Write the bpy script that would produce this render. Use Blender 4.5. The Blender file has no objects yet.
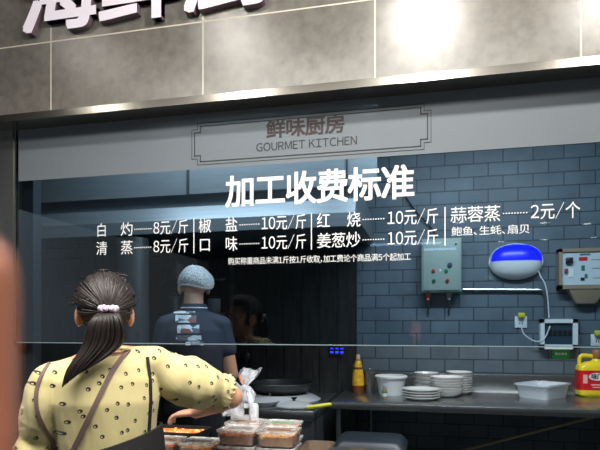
import bpy, bmesh, math, random
from mathutils import Vector, Matrix, noise
from mathutils.bvhtree import BVHTree
random.seed(7)
C = bpy.context.scene.collection
SC = bpy.context.scene
PI = math.pi
# ---------------------------------------------------------------- camera, world, lights, exposure
F, HZ, CAMH = 560.0, 325.0, 1.42          # focal length in pixels, horizon row, lens height
TH = math.atan(F / 2400.0)                # yaw to the left of the glass normal
ct, st = math.cos(TH), math.sin(TH)
cam = bpy.data.cameras.new('camera'); cam_o = bpy.data.objects.new('camera', cam); C.objects.link(cam_o)
cam.sensor_width = 36; cam.lens = 36 * F / 600; cam.shift_y = (HZ - 225) / 600
cam.clip_start = 0.02
cam_o.location = (0, 0, CAMH); cam_o.rotation_euler = (PI / 2, 0, TH)
cam.dof.use_dof = True; cam.dof.focus_distance = 2.4; cam.dof.aperture_fstop = 6.0
SC.camera = cam_o
w = bpy.data.worlds.new('world'); SC.world = w; w.use_nodes = True
w.node_tree.nodes['Background'].inputs[0].default_value = (0.86, 0.93, 1.0, 1)
w.node_tree.nodes['Background'].inputs[1].default_value = 0.3
SC.view_settings.view_transform = 'Standard'; SC.view_settings.look = 'None'
SC.view_settings.exposure = 0.0; SC.view_settings.gamma = 1.0; SC.view_settings.use_curve_mapping = False
def light(name, typ, loc, energy, col, target=None, **kw):
    l = bpy.data.lights.new(name, typ); l.energy = energy; l.color = col
    for k, v in kw.items(): setattr(l, k, v)
    o = bpy.data.objects.new(name, l); C.objects.link(o); o.location = loc
    if target is not None: o.rotation_euler = (Vector(target) - Vector(loc)).to_track_quat('-Z', 'Y').to_euler()
    return o
# row of ceiling spots washing the fascia, and an added hall fill and the kitchen ceiling light
HALL_SPOTS = [(-2.06, 4), (-1.11, 14), (-0.03, 46), (0.90, 34), (1.85, 32)]
for X, e in HALL_SPOTS:
    light('hall_spot', 'POINT', (X, 1.45, 3.10), e, (1, .95, .88), shadow_soft_size=.05)
light('hall_fill', 'AREA', (-0.6, 0.9, 3.0), 66, (1, .96, .90), (-0.6, 1.5, 0), shape='RECTANGLE', size=2.4, size_y=.4, spread=2.3)  # unseen fill panel added to brighten the woman and the lettering
light('kitchen_area', 'AREA', (0.4, 3.05, 3.0), 62, (.88, .95, 1), (0.4, 3.4, 0), shape='RECTANGLE', size=1.7, size_y=.3)
light('kitchen_area', 'AREA', (-1.5, 2.95, 3.0), 22, (.88, .95, 1), (-1.5, 3.3, 0), shape='RECTANGLE', size=1.2, size_y=.2)

# ---------------------------------------------------------------- helpers
def lin(c):
    r = []
    for v in c:
        v /= 255.0
        r.append(v / 12.92 if v <= .04045 else ((v + .055) / 1.055) ** 2.4)
    return (r[0], r[1], r[2], 1)
def at(x, y, Y):
    "world point seen at pixel x, y of the photograph, Y metres in front of the lens plane"
    u = (x - 300) / F; t = Y / (ct + u * st)
    return Vector((t * (u * ct - st), Y, CAMH + t * (HZ - y) / F))
def onz(x, y, z):
    "world point seen at pixel x, y on the level z"
    u = (x - 300) / F; t = (CAMH - z) * F / (y - HZ)
    return Vector((t * (u * ct - st), t * (ct + u * st), z))
def X_at(x, Y): return at(x, HZ, Y).x
MATS = {}
def mat(name, col, rough=.5, metal=0, noise_amt=0, scale=20, col2=None, bump=0, stretch=None, emit=0, alpha=1, trans=0, spec=None, sheen=0, coat=0):
    if name in MATS: return MATS[name]
    m = bpy.data.materials.new(name); m.use_nodes = True; MATS[name] = m
    nt = m.node_tree; b = nt.nodes['Principled BSDF']; c = lin(col)
    b.inputs['Base Color'].default_value = c; b.inputs['Roughness'].default_value = rough; b.inputs['Metallic'].default_value = metal
    if spec is not None: b.inputs['Specular IOR Level'].default_value = spec
    if coat: b.inputs['Coat Weight'].default_value = coat
    if sheen: b.inputs['Sheen Weight'].default_value = sheen
    if trans: b.inputs['Transmission Weight'].default_value = trans
    b.inputs['Alpha'].default_value = alpha
    if emit: b.inputs['Emission Color'].default_value = c; b.inputs['Emission Strength'].default_value = emit
    if noise_amt or bump:
        tc = nt.nodes.new('ShaderNodeTexCoord'); mp = nt.nodes.new('ShaderNodeMapping'); nz = nt.nodes.new('ShaderNodeTexNoise')
        nz.inputs['Scale'].default_value = scale; nz.inputs['Detail'].default_value = 6
        if stretch: mp.inputs['Scale'].default_value = stretch
        nt.links.new(tc.outputs['Object'], mp.inputs[0]); nt.links.new(mp.outputs[0], nz.inputs[0])
        if noise_amt:
            mx = nt.nodes.new('ShaderNodeMix'); mx.data_type = 'RGBA'
            c2 = lin(col2) if col2 else tuple(v * (1 - noise_amt) for v in c[:3]) + (1,)
            mx.inputs[6].default_value = c; mx.inputs[7].default_value = c2
            rp = nt.nodes.new('ShaderNodeMapRange'); rp.inputs[1].default_value = .35; rp.inputs[2].default_value = .65
            nt.links.new(nz.outputs[0], rp.inputs[0]); nt.links.new(rp.outputs[0], mx.inputs[0]); nt.links.new(mx.outputs[2], b.inputs['Base Color'])
        if bump:
            bp = nt.nodes.new('ShaderNodeBump'); bp.inputs['Strength'].default_value = bump; bp.inputs['Distance'].default_value = .01
            nt.links.new(nz.outputs[0], bp.inputs['Height']); nt.links.new(bp.outputs[0], b.inputs['Normal'])
    return m
def see_through(name, col, opacity, rough=.25, gloss=.06, var=0, scale=60, tint=(1, 1, 1)):
    "clear or milky sheet: part transparent, part diffuse, with a glossy coat"
    if name in MATS: return MATS[name]
    m = bpy.data.materials.new(name); m.use_nodes = True; MATS[name] = m; nt = m.node_tree; N = nt.nodes
    out = N['Material Output']; N.remove(N['Principled BSDF'])
    tr = N.new('ShaderNodeBsdfTransparent'); tr.inputs[0].default_value = tuple(tint) + (1,)
    df = N.new('ShaderNodeBsdfDiffuse'); df.inputs[0].default_value = lin(col)
    gl = N.new('ShaderNodeBsdfGlossy'); gl.inputs['Roughness'].default_value = rough
    m1 = N.new('ShaderNodeMixShader'); m2 = N.new('ShaderNodeMixShader')
    m1.inputs[0].default_value = opacity
    if var:
        nz = N.new('ShaderNodeTexNoise'); nz.inputs['Scale'].default_value = scale; mr = N.new('ShaderNodeMapRange')
        tc = N.new('ShaderNodeTexCoord'); nt.links.new(tc.outputs['Object'], nz.inputs[0])
        mr.inputs[1].default_value = .35; mr.inputs[2].default_value = .65
        mr.inputs[3].default_value = max(0, opacity - var); mr.inputs[4].default_value = min(1, opacity + var)
        nt.links.new(nz.outputs[0], mr.inputs[0]); nt.links.new(mr.outputs[0], m1.inputs[0])
    fr = N.new('ShaderNodeFresnel'); fr.inputs[0].default_value = 1.5
    ad = N.new('ShaderNodeMath'); ad.operation = 'MULTIPLY'; ad.inputs[1].default_value = gloss / .04
    nt.links.new(fr.outputs[0], ad.inputs[0]); nt.links.new(ad.outputs[0], m2.inputs[0])
    nt.links.new(tr.outputs[0], m1.inputs[1]); nt.links.new(df.outputs[0], m1.inputs[2])
    nt.links.new(m1.outputs[0], m2.inputs[1]); nt.links.new(gl.outputs[0], m2.inputs[2]); nt.links.new(m2.outputs[0], out.inputs[0])
    return m
def bmn(): return bmesh.new()
def box(bm, c, s, bev=0, rot=None, seg=2):
    t = bmesh.new(); bmesh.ops.create_cube(t, size=1)
    for v in t.verts: v.co = Vector((v.co.x * s[0], v.co.y * s[1], v.co.z * s[2]))
    if bev: bmesh.ops.bevel(t, geom=list(t.edges), offset=bev, segments=seg, affect='EDGES', profile=.5)
    for v in t.verts:
        if rot is not None: v.co = rot @ v.co
        v.co += Vector(c)
    join(bm, t); return bm
def bx(x0, x1, y0, y1, z0, z1, bev=0, bm=None):
    bm = bm or bmn()
    return box(bm, ((x0 + x1) / 2, (y0 + y1) / 2, (z0 + z1) / 2), (abs(x1 - x0), abs(y1 - y0), abs(z1 - z0)), bev)
def join(bm, t):
    me = bpy.data.meshes.new('tmp'); t.to_mesh(me); t.free(); bm.from_mesh(me); bpy.data.meshes.remove(me)
def lathe(bm, prof, c=(0, 0, 0), n=32, M=None):
    rings = []
    for r, z in prof:
        if r < 1e-6: rings.append([bm.verts.new((0, 0, z))])
        else: rings.append([bm.verts.new((r * math.cos(2 * PI * k / n), r * math.sin(2 * PI * k / n), z)) for k in range(n)])
    for a, b in zip(rings, rings[1:]):
        if len(a) == 1 and len(b) == 1: continue
        for k in range(n):
            k2 = (k + 1) % n
            if len(a) == 1: bm.faces.new((a[0], b[k2], b[k]))
            elif len(b) == 1: bm.faces.new((a[k], a[k2], b[0]))
            else: bm.faces.new((a[k], a[k2], b[k2], b[k]))
    for R in rings:
        for v in R:
            if M is not None: v.co = M @ v.co
            v.co += Vector(c)
    return bm
def rring(sx, sy, r, n=5):
    r = min(r, sx / 2 - 1e-4, sy / 2 - 1e-4); P = []
    for qx, qy, a0 in ((1, 1, 0), (-1, 1, PI / 2), (-1, -1, PI), (1, -1, 1.5 * PI)):
        for k in range(n):
            a = a0 + PI / 2 * k / (n - 1)
            P.append((qx * (sx / 2 - r) + r * math.cos(a), qy * (sy / 2 - r) + r * math.sin(a)))
    return P
def rloft(bm, secs, r=.02, n=5, capb=True, capt=False, M=None, c=(0, 0, 0)):
    "rounded-rectangle sections (sx, sy, z[, radius[, ox, oy]])"
    rings = []
    for s in secs:
        rr = s[3] if len(s) > 3 else r; ox = s[4] if len(s) > 4 else 0; oy = s[5] if len(s) > 5 else 0
        ring = []
        for (x, y) in rring(s[0], s[1], rr, n):
            p = Vector((x + ox, y + oy, s[2]))
            if M is not None: p = M @ p
            ring.append(bm.verts.new(p + Vector(c)))
        rings.append(ring)
    for a, b in zip(rings, rings[1:]):
        for k in range(len(a)):
            k2 = (k + 1) % len(a); bm.faces.new((a[k], a[k2], b[k2], b[k]))
    if capb: bm.faces.new(list(reversed(rings[0])))
    if capt: bm.faces.new(rings[-1])
    return bm
def smooth_path(P, per=6):
    P = [Vector(p) for p in P]
    if len(P) < 3: return P
    out = []
    for i in range(len(P) - 1):
        p0 = P[max(i - 1, 0)]; p1 = P[i]; p2 = P[i + 1]; p3 = P[min(i + 2, len(P) - 1)]
        for k in range(per):
            t = k / per
            out.append(.5 * ((2 * p1) + (-p0 + p2) * t + (2 * p0 - 5 * p1 + 4 * p2 - p3) * t * t + (-p0 + 3 * p1 - 3 * p2 + p3) * t ** 3))
    out.append(P[-1]); return out
def tube(bm, P, R, n=10, dome=False):
    "tapered tube through P; R is a number or one radius per point"
    P = [Vector(p) for p in P]
    if not isinstance(R, (list, tuple)): R = [R] * len(P)
    R = list(R)
    if dome:
        d0 = (P[0] - P[1]).normalized(); d1 = (P[-1] - P[-2]).normalized(); A = []; RA = []; B = []; RB = []
        for k in (4, 3, 2, 1):
            a = PI / 2 * k / 4.4
            A.append(P[0] + d0 * R[0] * math.sin(a)); RA.append(R[0] * math.cos(a))
        for k in (1, 2, 3, 4):
            a = PI / 2 * k / 4.4
            B.append(P[-1] + d1 * R[-1] * math.sin(a)); RB.append(R[-1] * math.cos(a))
        P = A + P + B; R = RA + R + RB
    rings = []; prev = None
    for i, p in enumerate(P):
        d = (P[min(i + 1, len(P) - 1)] - P[max(i - 1, 0)])
        d = d.normalized() if d.length > 1e-9 else Vector((0, 0, 1))
        if prev is None:
            ref = Vector((0, 0, 1)) if abs(d.z) < .9 else Vector((1, 0, 0)); s = d.cross(ref).normalized()
        else:
            s = prev - d * prev.dot(d); s = s.normalized() if s.length > 1e-6 else d.orthogonal().normalized()
        prev = s; t = d.cross(s)
        rings.append([bm.verts.new(p + (s * math.cos(2 * PI * k / n) + t * math.sin(2 * PI * k / n)) * R[i]) for k in range(n)])
    for a, b in zip(rings, rings[1:]):
        for k in range(n):
            k2 = (k + 1) % n; bm.faces.new((a[k], a[k2], b[k2], b[k]))
    bm.faces.new(list(reversed(rings[0]))); bm.faces.new(rings[-1])
    return bm
def loft(bm, secs, n=24, sq=2.0):
    "closed stack of ellipses (cx, cy, z, rx, ry)"
    rings = []
    for cx, cy, z, rx, ry in secs:
        R = []
        for k in range(n):
            a = 2 * PI * k / n; c, s = math.cos(a), math.sin(a)
            R.append(bm.verts.new((cx + rx * math.copysign(abs(c) ** (2 / sq), c), cy + ry * math.copysign(abs(s) ** (2 / sq), s), z)))
        rings.append(R)
    for a, b in zip(rings, rings[1:]):
        for k in range(n):
            k2 = (k + 1) % n; bm.faces.new((a[k], a[k2], b[k2], b[k]))
    bm.faces.new(list(reversed(rings[0]))); bm.faces.new(rings[-1]); return bm
def ball(bm, c, r, rot=None, u=20, v=14):
    t = bmesh.new(); bmesh.ops.create_uvsphere(t, u_segments=u, v_segments=v, radius=1)
    r = r if isinstance(r, (tuple, list)) else (r, r, r)
    for q in t.verts:
        q.co = Vector((q.co.x * r[0], q.co.y * r[1], q.co.z * r[2]))
        if rot is not None: q.co = rot @ q.co
        q.co += Vector(c)
    join(bm, t); return bm
def prism(bm, pts, y0, y1):
    "polygon (x, z) extruded in y"
    a = [bm.verts.new((x, y0, z)) for x, z in pts]; b = [bm.verts.new((x, y1, z)) for x, z in pts]
    bm.faces.new(a); bm.faces.new(list(reversed(b)))
    for k in range(len(pts)):
        k2 = (k + 1) % len(pts); bm.faces.new((a[k2], a[k], b[k], b[k2]))
    return bm
def profile_x(bm, pts, x0, x1):
    "polygon (y, z) extruded in x"
    a = [bm.verts.new((x0, y, z)) for y, z in pts]; b = [bm.verts.new((x1, y, z)) for y, z in pts]
    bm.faces.new(a); bm.faces.new(list(reversed(b)))
    for k in range(len(pts)):
        k2 = (k + 1) % len(pts); bm.faces.new((a[k2], a[k], b[k], b[k2]))
    return bm
def link_mesh(name, me, m, parent=None, smooth=True):
    o = bpy.data.objects.new(name, me); C.objects.link(o)
    if m is not None: me.materials.clear(); me.materials.append(m)
    if smooth and len(me.polygons):
        me.polygons.foreach_set('use_smooth', [True] * len(me.polygons))
    if parent is not None: o.parent = parent
    return o
def obj(name, bm, m, parent=None, smooth=True, angle=35, label=None, loc=None):
    bmesh.ops.recalc_face_normals(bm, faces=list(bm.faces))
    if smooth:
        for e in bm.edges:
            if len(e.link_faces) == 2 and e.calc_face_angle(0) > math.radians(angle): e.smooth = False
    me = bpy.data.meshes.new(name); bm.to_mesh(me); bm.free()
    o = link_mesh(name, me, m, parent, smooth)
    if label: o['label'] = label
    if loc is not None: o.location = loc
    return o
def tag(o, label, cat, group=None, kind=None):
    o['label'] = label; o['category'] = cat
    if group: o['group'] = group
    if kind: o['kind'] = kind
    return o
def thing(name, label, cat, loc=(0, 0, 0), rotz=0, group=None):
    o = bpy.data.objects.new(name, None); C.objects.link(o); o.empty_display_size = .05
    o.location = loc; o.rotation_euler = (0, 0, rotz); return tag(o, label, cat, group)
def struct(name, bm, m, smooth=False, label=None):
    o = obj(name, bm, m, None, smooth); o['kind'] = 'structure'
    if label: o['label'] = label
    return o
def dup(root, loc, label=None, rotz=None):
    r = root.copy(); C.objects.link(r); r.location = loc
    if rotz is not None: r.rotation_euler = (0, 0, rotz)
    if label: r['label'] = label
    for ch in list(root.children):
        c = ch.copy(); C.objects.link(c); c.parent = r
        for g in list(ch.children):
            d = g.copy(); C.objects.link(d); d.parent = c
    return r
def fuse(bm, voxel, it=4):
    "weld overlapping closed shapes into one continuous skin"
    bmesh.ops.recalc_face_normals(bm, faces=list(bm.faces))
    me = bpy.data.meshes.new('tmp'); bm.to_mesh(me); bm.free()
    o = bpy.data.objects.new('tmp', me); C.objects.link(o)
    r = o.modifiers.new('r', 'REMESH'); r.mode = 'VOXEL'; r.voxel_size = voxel
    s = o.modifiers.new('s', 'SMOOTH'); s.iterations = it; s.factor = .5
    res = bpy.data.meshes.new_from_object(o.evaluated_get(bpy.context.evaluated_depsgraph_get()))
    bpy.data.objects.remove(o); bpy.data.meshes.remove(me); return res
# lettering: outlines of single characters, laid out by hand
_G = {}
def glyph(ch):
    if ch in _G: return _G[ch]
    k = chr(ord(ch) + 0xFEE0) if 33 <= ord(ch) <= 126 else ch
    cu = bpy.data.curves.new('g', 'FONT'); cu.body = k; cu.resolution_u = 4
    o = bpy.data.objects.new('g', cu); C.objects.link(o)
    me = bpy.data.meshes.new_from_object(o.evaluated_get(bpy.context.evaluated_depsgraph_get()))
    V = [(v.co.x, v.co.y) for v in me.vertices]; Fc = [tuple(p.vertices) for p in me.polygons]
    bpy.data.objects.remove(o); bpy.data.curves.remove(cu); bpy.data.meshes.remove(me)
    _G[ch] = (V, Fc); return _G[ch]
CELL = max(x for x, y in glyph('国')[0]) - min(x for x, y in glyph('国')[0])
CELL /= .86
_base = min(y for x, y in glyph('国')[0])
def put_text(bm, text, x0, x1, zc, y, em, bold=0, depth=0):
    "text in the xz plane at depth y, fitted between x0 and x1, em = cell height"
    cells = []; adv = 0
    for ch in text:
        if ch == ' ': adv += .3; continue
        V, Fc = glyph(ch)
        if ord(ch) < 128:
            gx0 = min(v[0] for v in V) / CELL; gw = max(v[0] for v in V) / CELL - gx0
            sq = .6 if ch == '/' else 1.0
            cells.append((ch, adv + .055 - gx0 * sq)); adv += gw * sq + .11
        elif ch in '、，':
            cells.append((ch, adv - .02)); adv += .5
        else: cells.append((ch, adv)); adv += 1.0
    k = (x1 - x0) / adv
    offs = [(0, 0)] if not bold else [(0, 0), (bold, bold), (bold, -bold), (-bold, bold), (-bold, -bold), (bold, 0), (-bold, 0), (0, bold), (0, -bold)]
    for ch, a in cells:
        V, Fc = glyph(ch)
        for io, (dx, dz) in enumerate(offs):
            yy = y + io * 2.5e-5
            P = [(x0 + (a + vx / CELL * (.6 if ch == '/' else 1)) * k + dx * em, zc + ((vy - _base) / CELL - .43) * em + dz * em) for vx, vy in V]
            f = [bm.verts.new((px, yy, pz)) for px, pz in P]
            for q in Fc: bm.faces.new([f[i] for i in q])
            if depth:
                b = [bm.verts.new((px, yy + depth, pz)) for px, pz in P]
                cnt = {}
                for q in Fc:
                    for i in range(len(q)):
                        e = (q[i], q[(i + 1) % len(q)]); cnt[frozenset(e)] = cnt.get(frozenset(e), 0) + 1
                for e, n in cnt.items():
                    if n == 1:
                        i, j = tuple(e); bm.faces.new((f[i], f[j], b[j], b[i]))
    return bm

# ---------------------------------------------------------------- materials
def tile_mat():
    m = mat('fascia_tile', (126, 121, 112), .25, 0, spec=.7); nt = m.node_tree; N = nt.nodes; b = N['Principled BSDF']
    tc = N.new('ShaderNodeTexCoord'); nz = N.new('ShaderNodeTexNoise'); nz.inputs['Scale'].default_value = 26; nz.inputs['Detail'].default_value = 8
    n2 = N.new('ShaderNodeTexNoise'); n2.inputs['Scale'].default_value = 400
    mx = N.new('ShaderNodeMix'); mx.data_type = 'RGBA'; mx.inputs[6].default_value = lin((110, 107, 101)); mx.inputs[7].default_value = lin((132, 128, 121))
    mr = N.new('ShaderNodeMapRange'); mr.inputs[1].default_value = .3; mr.inputs[2].default_value = .7
    nt.links.new(tc.outputs['Object'], nz.inputs[0]); nt.links.new(tc.outputs['Object'], n2.inputs[0]); nt.links.new(nz.outputs[0], mr.inputs[0]); nt.links.new(mr.outputs[0], mx.inputs[0]); nt.links.new(mx.outputs[2], b.inputs['Base Color'])
    bp = N.new('ShaderNodeBump'); bp.inputs['Strength'].default_value = .25; bp.inputs['Distance'].default_value = .002
    nt.links.new(n2.outputs[0], bp.inputs['Height']); nt.links.new(bp.outputs[0], b.inputs['Normal']); return m
def brick_mat():
    m = mat('painted_brick', (98, 116, 130), .45); nt = m.node_tree; N = nt.nodes; b = N['Principled BSDF']
    tc = N.new('ShaderNodeTexCoord'); mp = N.new('ShaderNodeMapping'); mp.inputs['Rotation'].default_value = (-PI / 2, 0, 0)
    br = N.new('ShaderNodeTexBrick'); br.inputs['Scale'].default_value = 1; br.inputs['Brick Width'].default_value = .222; br.inputs['Row Height'].default_value = .104
    br.inputs['Mortar Size'].default_value = .0045; br.inputs['Mortar Smooth'].default_value = .2; br.inputs['Bias'].default_value = 0
    br.inputs['Color1'].default_value = lin((98, 114, 126)); br.inputs['Color2'].default_value = lin((112, 127, 138)); br.inputs['Mortar'].default_value = lin((56, 68, 78))
    nz = N.new('ShaderNodeTexNoise'); nz.inputs['Scale'].default_value = 5
    mx = N.new('ShaderNodeMix'); mx.data_type = 'RGBA'; mx.blend_type = 'MULTIPLY'; mx.inputs[0].default_value = .5
    nt.links.new(tc.outputs['Object'], mp.inputs[0]); nt.links.new(mp.outputs[0], br.inputs[0]); nt.links.new(tc.outputs['Object'], nz.inputs[0])
    nt.links.new(br.outputs[0], mx.inputs[6]); nt.links.new(nz.outputs[0], mx.inputs[7]); nt.links.new(mx.outputs[2], b.inputs['Base Color'])
    bp = N.new('ShaderNodeBump'); bp.invert = True; bp.inputs['Strength'].default_value = .5; bp.inputs['Distance'].default_value = .004
    nt.links.new(br.outputs[1], bp.inputs['Height']); nt.links.new(bp.outputs[0], b.inputs['Normal']); return m
def blouse_mat():
    m = mat('dotted_blouse', (226, 211, 140), .75, sheen=.2); nt = m.node_tree; N = nt.nodes; b = N['Principled BSDF']
    tc = N.new('ShaderNodeTexCoord'); vo = N.new('ShaderNodeTexVoronoi'); vo.inputs['Scale'].default_value = 20; vo.inputs['Randomness'].default_value = .75
    # dots lie on the cloth: height against the distance round the body
    sp = N.new('ShaderNodeSeparateXYZ'); ad = N.new('ShaderNodeMath'); ad.operation = 'MULTIPLY_ADD'; ad.inputs[1].default_value = .55; cb = N.new('ShaderNodeCombineXYZ')
    nt.links.new(tc.outputs['Object'], sp.inputs[0]); nt.links.new(sp.outputs[1], ad.inputs[0]); nt.links.new(sp.outputs[0], ad.inputs[2])
    nt.links.new(ad.outputs[0], cb.inputs[0]); nt.links.new(sp.outputs[2], cb.inputs[1]); vo.voronoi_dimensions = '2D'; nt.links.new(cb.outputs[0], vo.inputs['Vector'])
    # small crescent: a disc less a smaller disc
    cut = N.new('ShaderNodeMath'); cut.operation = 'LESS_THAN'; cut.inputs[1].default_value = .135; nt.links.new(vo.outputs['Distance'], cut.inputs[0])
    sb = N.new('ShaderNodeVectorMath'); sb.operation = 'SUBTRACT'; nt.links.new(vo.outputs['Position'], sb.inputs[0])
    sc = N.new('ShaderNodeVectorMath'); sc.operation = 'SCALE'; sc.inputs['Scale'].default_value = 1; nt.links.new(cb.outputs[0], sc.inputs[0]); nt.links.new(sc.outputs[0], sb.inputs[1])
    of = N.new('ShaderNodeVectorMath'); of.operation = 'ADD'; of.inputs[1].default_value = (-.0017, -.0012, 0); nt.links.new(sb.outputs[0], of.inputs[0])
    ln = N.new('ShaderNodeVectorMath'); ln.operation = 'LENGTH'; nt.links.new(of.outputs[0], ln.inputs[0])
    gt = N.new('ShaderNodeMath'); gt.operation = 'GREATER_THAN'; gt.inputs[1].default_value = .0025; nt.links.new(ln.outputs['Value'], gt.inputs[0])
    ml = N.new('ShaderNodeMath'); ml.operation = 'MULTIPLY'; nt.links.new(cut.outputs[0], ml.inputs[0]); nt.links.new(gt.outputs[0], ml.inputs[1])
    nz = N.new('ShaderNodeTexNoise'); nz.inputs['Scale'].default_value = 9; mr = N.new('ShaderNodeMix'); mr.data_type = 'RGBA'
    mr.inputs[6].default_value = lin((220, 206, 150)); mr.inputs[7].default_value = lin((206, 194, 138)); nt.links.new(tc.outputs['Object'], nz.inputs[0]); nt.links.new(nz.outputs[0], mr.inputs[0])
    mx = N.new('ShaderNodeMix'); mx.data_type = 'RGBA'; mx.inputs[7].default_value = lin((34, 25, 22)); nt.links.new(ml.outputs[0], mx.inputs[0]); nt.links.new(mr.outputs[2], mx.inputs[6])
    nt.links.new(mx.outputs[2], b.inputs['Base Color'])
    wv = N.new('ShaderNodeTexNoise'); wv.inputs['Scale'].default_value = 30; mp = N.new('ShaderNodeMapping'); mp.inputs['Scale'].default_value = (1, 1, .25)
    nt.links.new(tc.outputs['Object'], mp.inputs[0]); nt.links.new(mp.outputs[0], wv.inputs[0])
    bp = N.new('ShaderNodeBump'); bp.inputs['Strength'].default_value = .35; bp.inputs['Distance'].default_value = .012; nt.links.new(wv.outputs[0], bp.inputs['Height']); nt.links.new(bp.outputs[0], b.inputs['Normal'])
    return m
def glass_mat():
    m = bpy.data.materials.new('window_glass'); m.use_nodes = True; nt = m.node_tree; N = nt.nodes; N.remove(N['Principled BSDF'])
    tr = N.new('ShaderNodeBsdfTransparent'); tr.inputs[0].default_value = (.80, .90, .96, 1)
    gl = N.new('ShaderNodeBsdfGlossy'); gl.inputs['Roughness'].default_value = .0
    fr = N.new('ShaderNodeFresnel'); fr.inputs[0].default_value = 1.5; mx = N.new('ShaderNodeMixShader')
    nt.links.new(fr.outputs[0], mx.inputs[0]); nt.links.new(tr.outputs[0], mx.inputs[1]); nt.links.new(gl.outputs[0], mx.inputs[2]); nt.links.new(mx.outputs[0], N['Material Output'].inputs[0])
    return m
M_tile = tile_mat(); M_brick = brick_mat(); M_blouse = blouse_mat(); M_glass = glass_mat()
M_grout = mat('pale_grout', (232, 226, 210), .6)
M_steel = mat('brushed_steel', (160, 162, 162), .26, .92, noise_amt=.12, scale=30, stretch=(1, 12, 12), bump=.03)
M_trim = mat('polished_steel_trim', (150, 147, 140), .26, .95)
M_dsteel = mat('dark_steel', (78, 82, 84), .38, .5, noise_amt=.25, scale=6, stretch=(6, 6, 1))
M_bright = mat('bright_worn_steel', (196, 200, 202), .25, .4)
M_panel = mat('grimy_steel_cladding', (58, 60, 60), .42, .4, noise_amt=.45, scale=9, stretch=(4, 4, .6))
M_hood = mat('hood_steel', (138, 145, 150), .38, .5, noise_amt=.12, scale=8, stretch=(.5, 6, 6))
M_black = mat('black_plastic', (24, 26, 28), .4)
M_dark = mat('dark_enamel', (38, 40, 42), .4, .2)
M_white = mat('white_plastic', (226, 230, 230), .35)
M_china = mat('white_china', (224, 224, 220), .18, coat=.3)
M_film = see_through('frosted_film', (122, 131, 138), .86, .5, .03)
M_vinyl = mat('white_vinyl', (240, 242, 242), .6, emit=0)
M_dvinyl = mat('dark_vinyl', (34, 36, 38), .6)
M_rvinyl = mat('maroon_vinyl', (44, 26, 26), .55)
M_skin = mat('skin', (222, 168, 138), .5, noise_amt=.1, scale=14)
M_skin2 = mat('tanned_skin', (188, 140, 116), .5, noise_amt=.1, scale=14)
M_skin3 = mat('flushed_fingertip_skin', (226, 140, 104), .55, noise_amt=.08, scale=30)
M_hair = mat('dark_brown_hair', (34, 23, 20), .55, noise_amt=.5, scale=60, col2=(24, 17, 16))
M_hall = mat('hall_plaster', (150, 150, 148), .8)
M_floor = mat('grey_floor_tile', (84, 84, 82), .35, noise_amt=.2, scale=4)
M_dceil = mat('dark_hall_ceiling', (40, 41, 43), .8)
M_lamp = mat('lit_lamp', (255, 244, 226), .5, emit=9)
M_tube = mat('lit_cool_tube', (180, 215, 255), .5, emit=5)

# ---------------------------------------------------------------- setting
YF, YG, YB = 2.29, 2.40, 4.66                    # fascia, glass and back wall distances
ZT0, ZT1, ZFILM, ZGB = 2.39, 2.425, 2.136, 1.334
struct('floor', bx(-6, 5, -9, 5.2, -.06, 0), M_floor)
struct('ceiling_hall', bx(-6, 5, -9, YF + .12, 3.15, 3.2), M_dceil)
struct('ceiling_kitchen', bx(-3.4, 2.6, YF + .12, YB + .2, 3.1, 3.15), mat('kitchen_ceiling', (150, 158, 162), .7))
struct('wall_back', bx(-3.4, 2.6, YB, YB + .12, 0, 3.1), M_brick)
struct('wall_right', bx(2.5, 2.62, YF + .12, YB, 0, 3.1), M_brick)
struct('wall_left', bx(-3.4, -3.3, YF + .12, YB, 0, 3.1), M_dsteel)
struct('wall_rear', bx(-6, 5, -9.1, -9, 0, 3.15), M_hall)
struct('wall_front', bx(-5, 3, YF, YF + .11, ZT1, 3.15), M_tile)
g = bmn()
ty = 2.747; vx = [X_at(51, YF), X_at(203, YF), X_at(375, YF), X_at(581, YF)]
stp = (vx[3] - vx[0]) / 3
allx = [vx[0] - 2 * stp, vx[0] - stp] + vx + [vx[3] + stp, vx[3] + 2 * stp]
for x in allx: bx(x - .0028, x + .0028, YF - .0006, YF + .002, ZT1, 3.15, bm=g)
bx(-5, 3, YF - .0006, YF + .002, ty - .0028, ty + .0028, bm=g)
go = struct('trim_1', g, M_grout); go['label'] = 'pale grout lines between the grey fascia tiles'
tr = bmn(); profile_x(tr, [(YF - .010, ZT0), (YF - .005, ZT1 - .001), (YF - .004, ZT1), (YF + .006, ZT1), (YF + .006, ZT0)], -5, 3); bx(-5, 3, YF - .006, YG + .012, ZT0, ZT0 + .006, bm=tr)
struct('trim_2', tr, M_trim, label='polished steel edge strip along the bottom of the fascia')
tr = bmn(); bx(-5, 3, YG + .012, YG + .03, ZT0 - .012, ZT0 + .2, bm=tr); struct('trim_3', tr, M_dsteel)
xl = X_at(16.5, YG)
jm = bmn(); bx(-5, xl - .012, YG - .01, YG + .06, 0, ZT0, bm=jm); struct('wall_jamb', jm, mat('jamb_steel', (122, 124, 124), .4, .8, noise_amt=.15, scale=5, stretch=(4, 4, .5)))
jm = bx(xl - .012, xl - .002, YG - .004, YG + .012, ZGB, ZT0); struct('trim_4', jm, M_trim)
jm = bx(X_at(15, YG + .09), X_at(38.5, YG + .09), YG + .05, YG + .11, 0, ZT0); struct('column_left', jm, mat('post_steel', (62, 68, 74), .45, .7))
XR = 1.75
jm = bx(XR, 3, YG - .01, YG + .06, 0, ZT0); struct('wall_jamb_right', jm, MATS['jamb_steel'])

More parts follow.
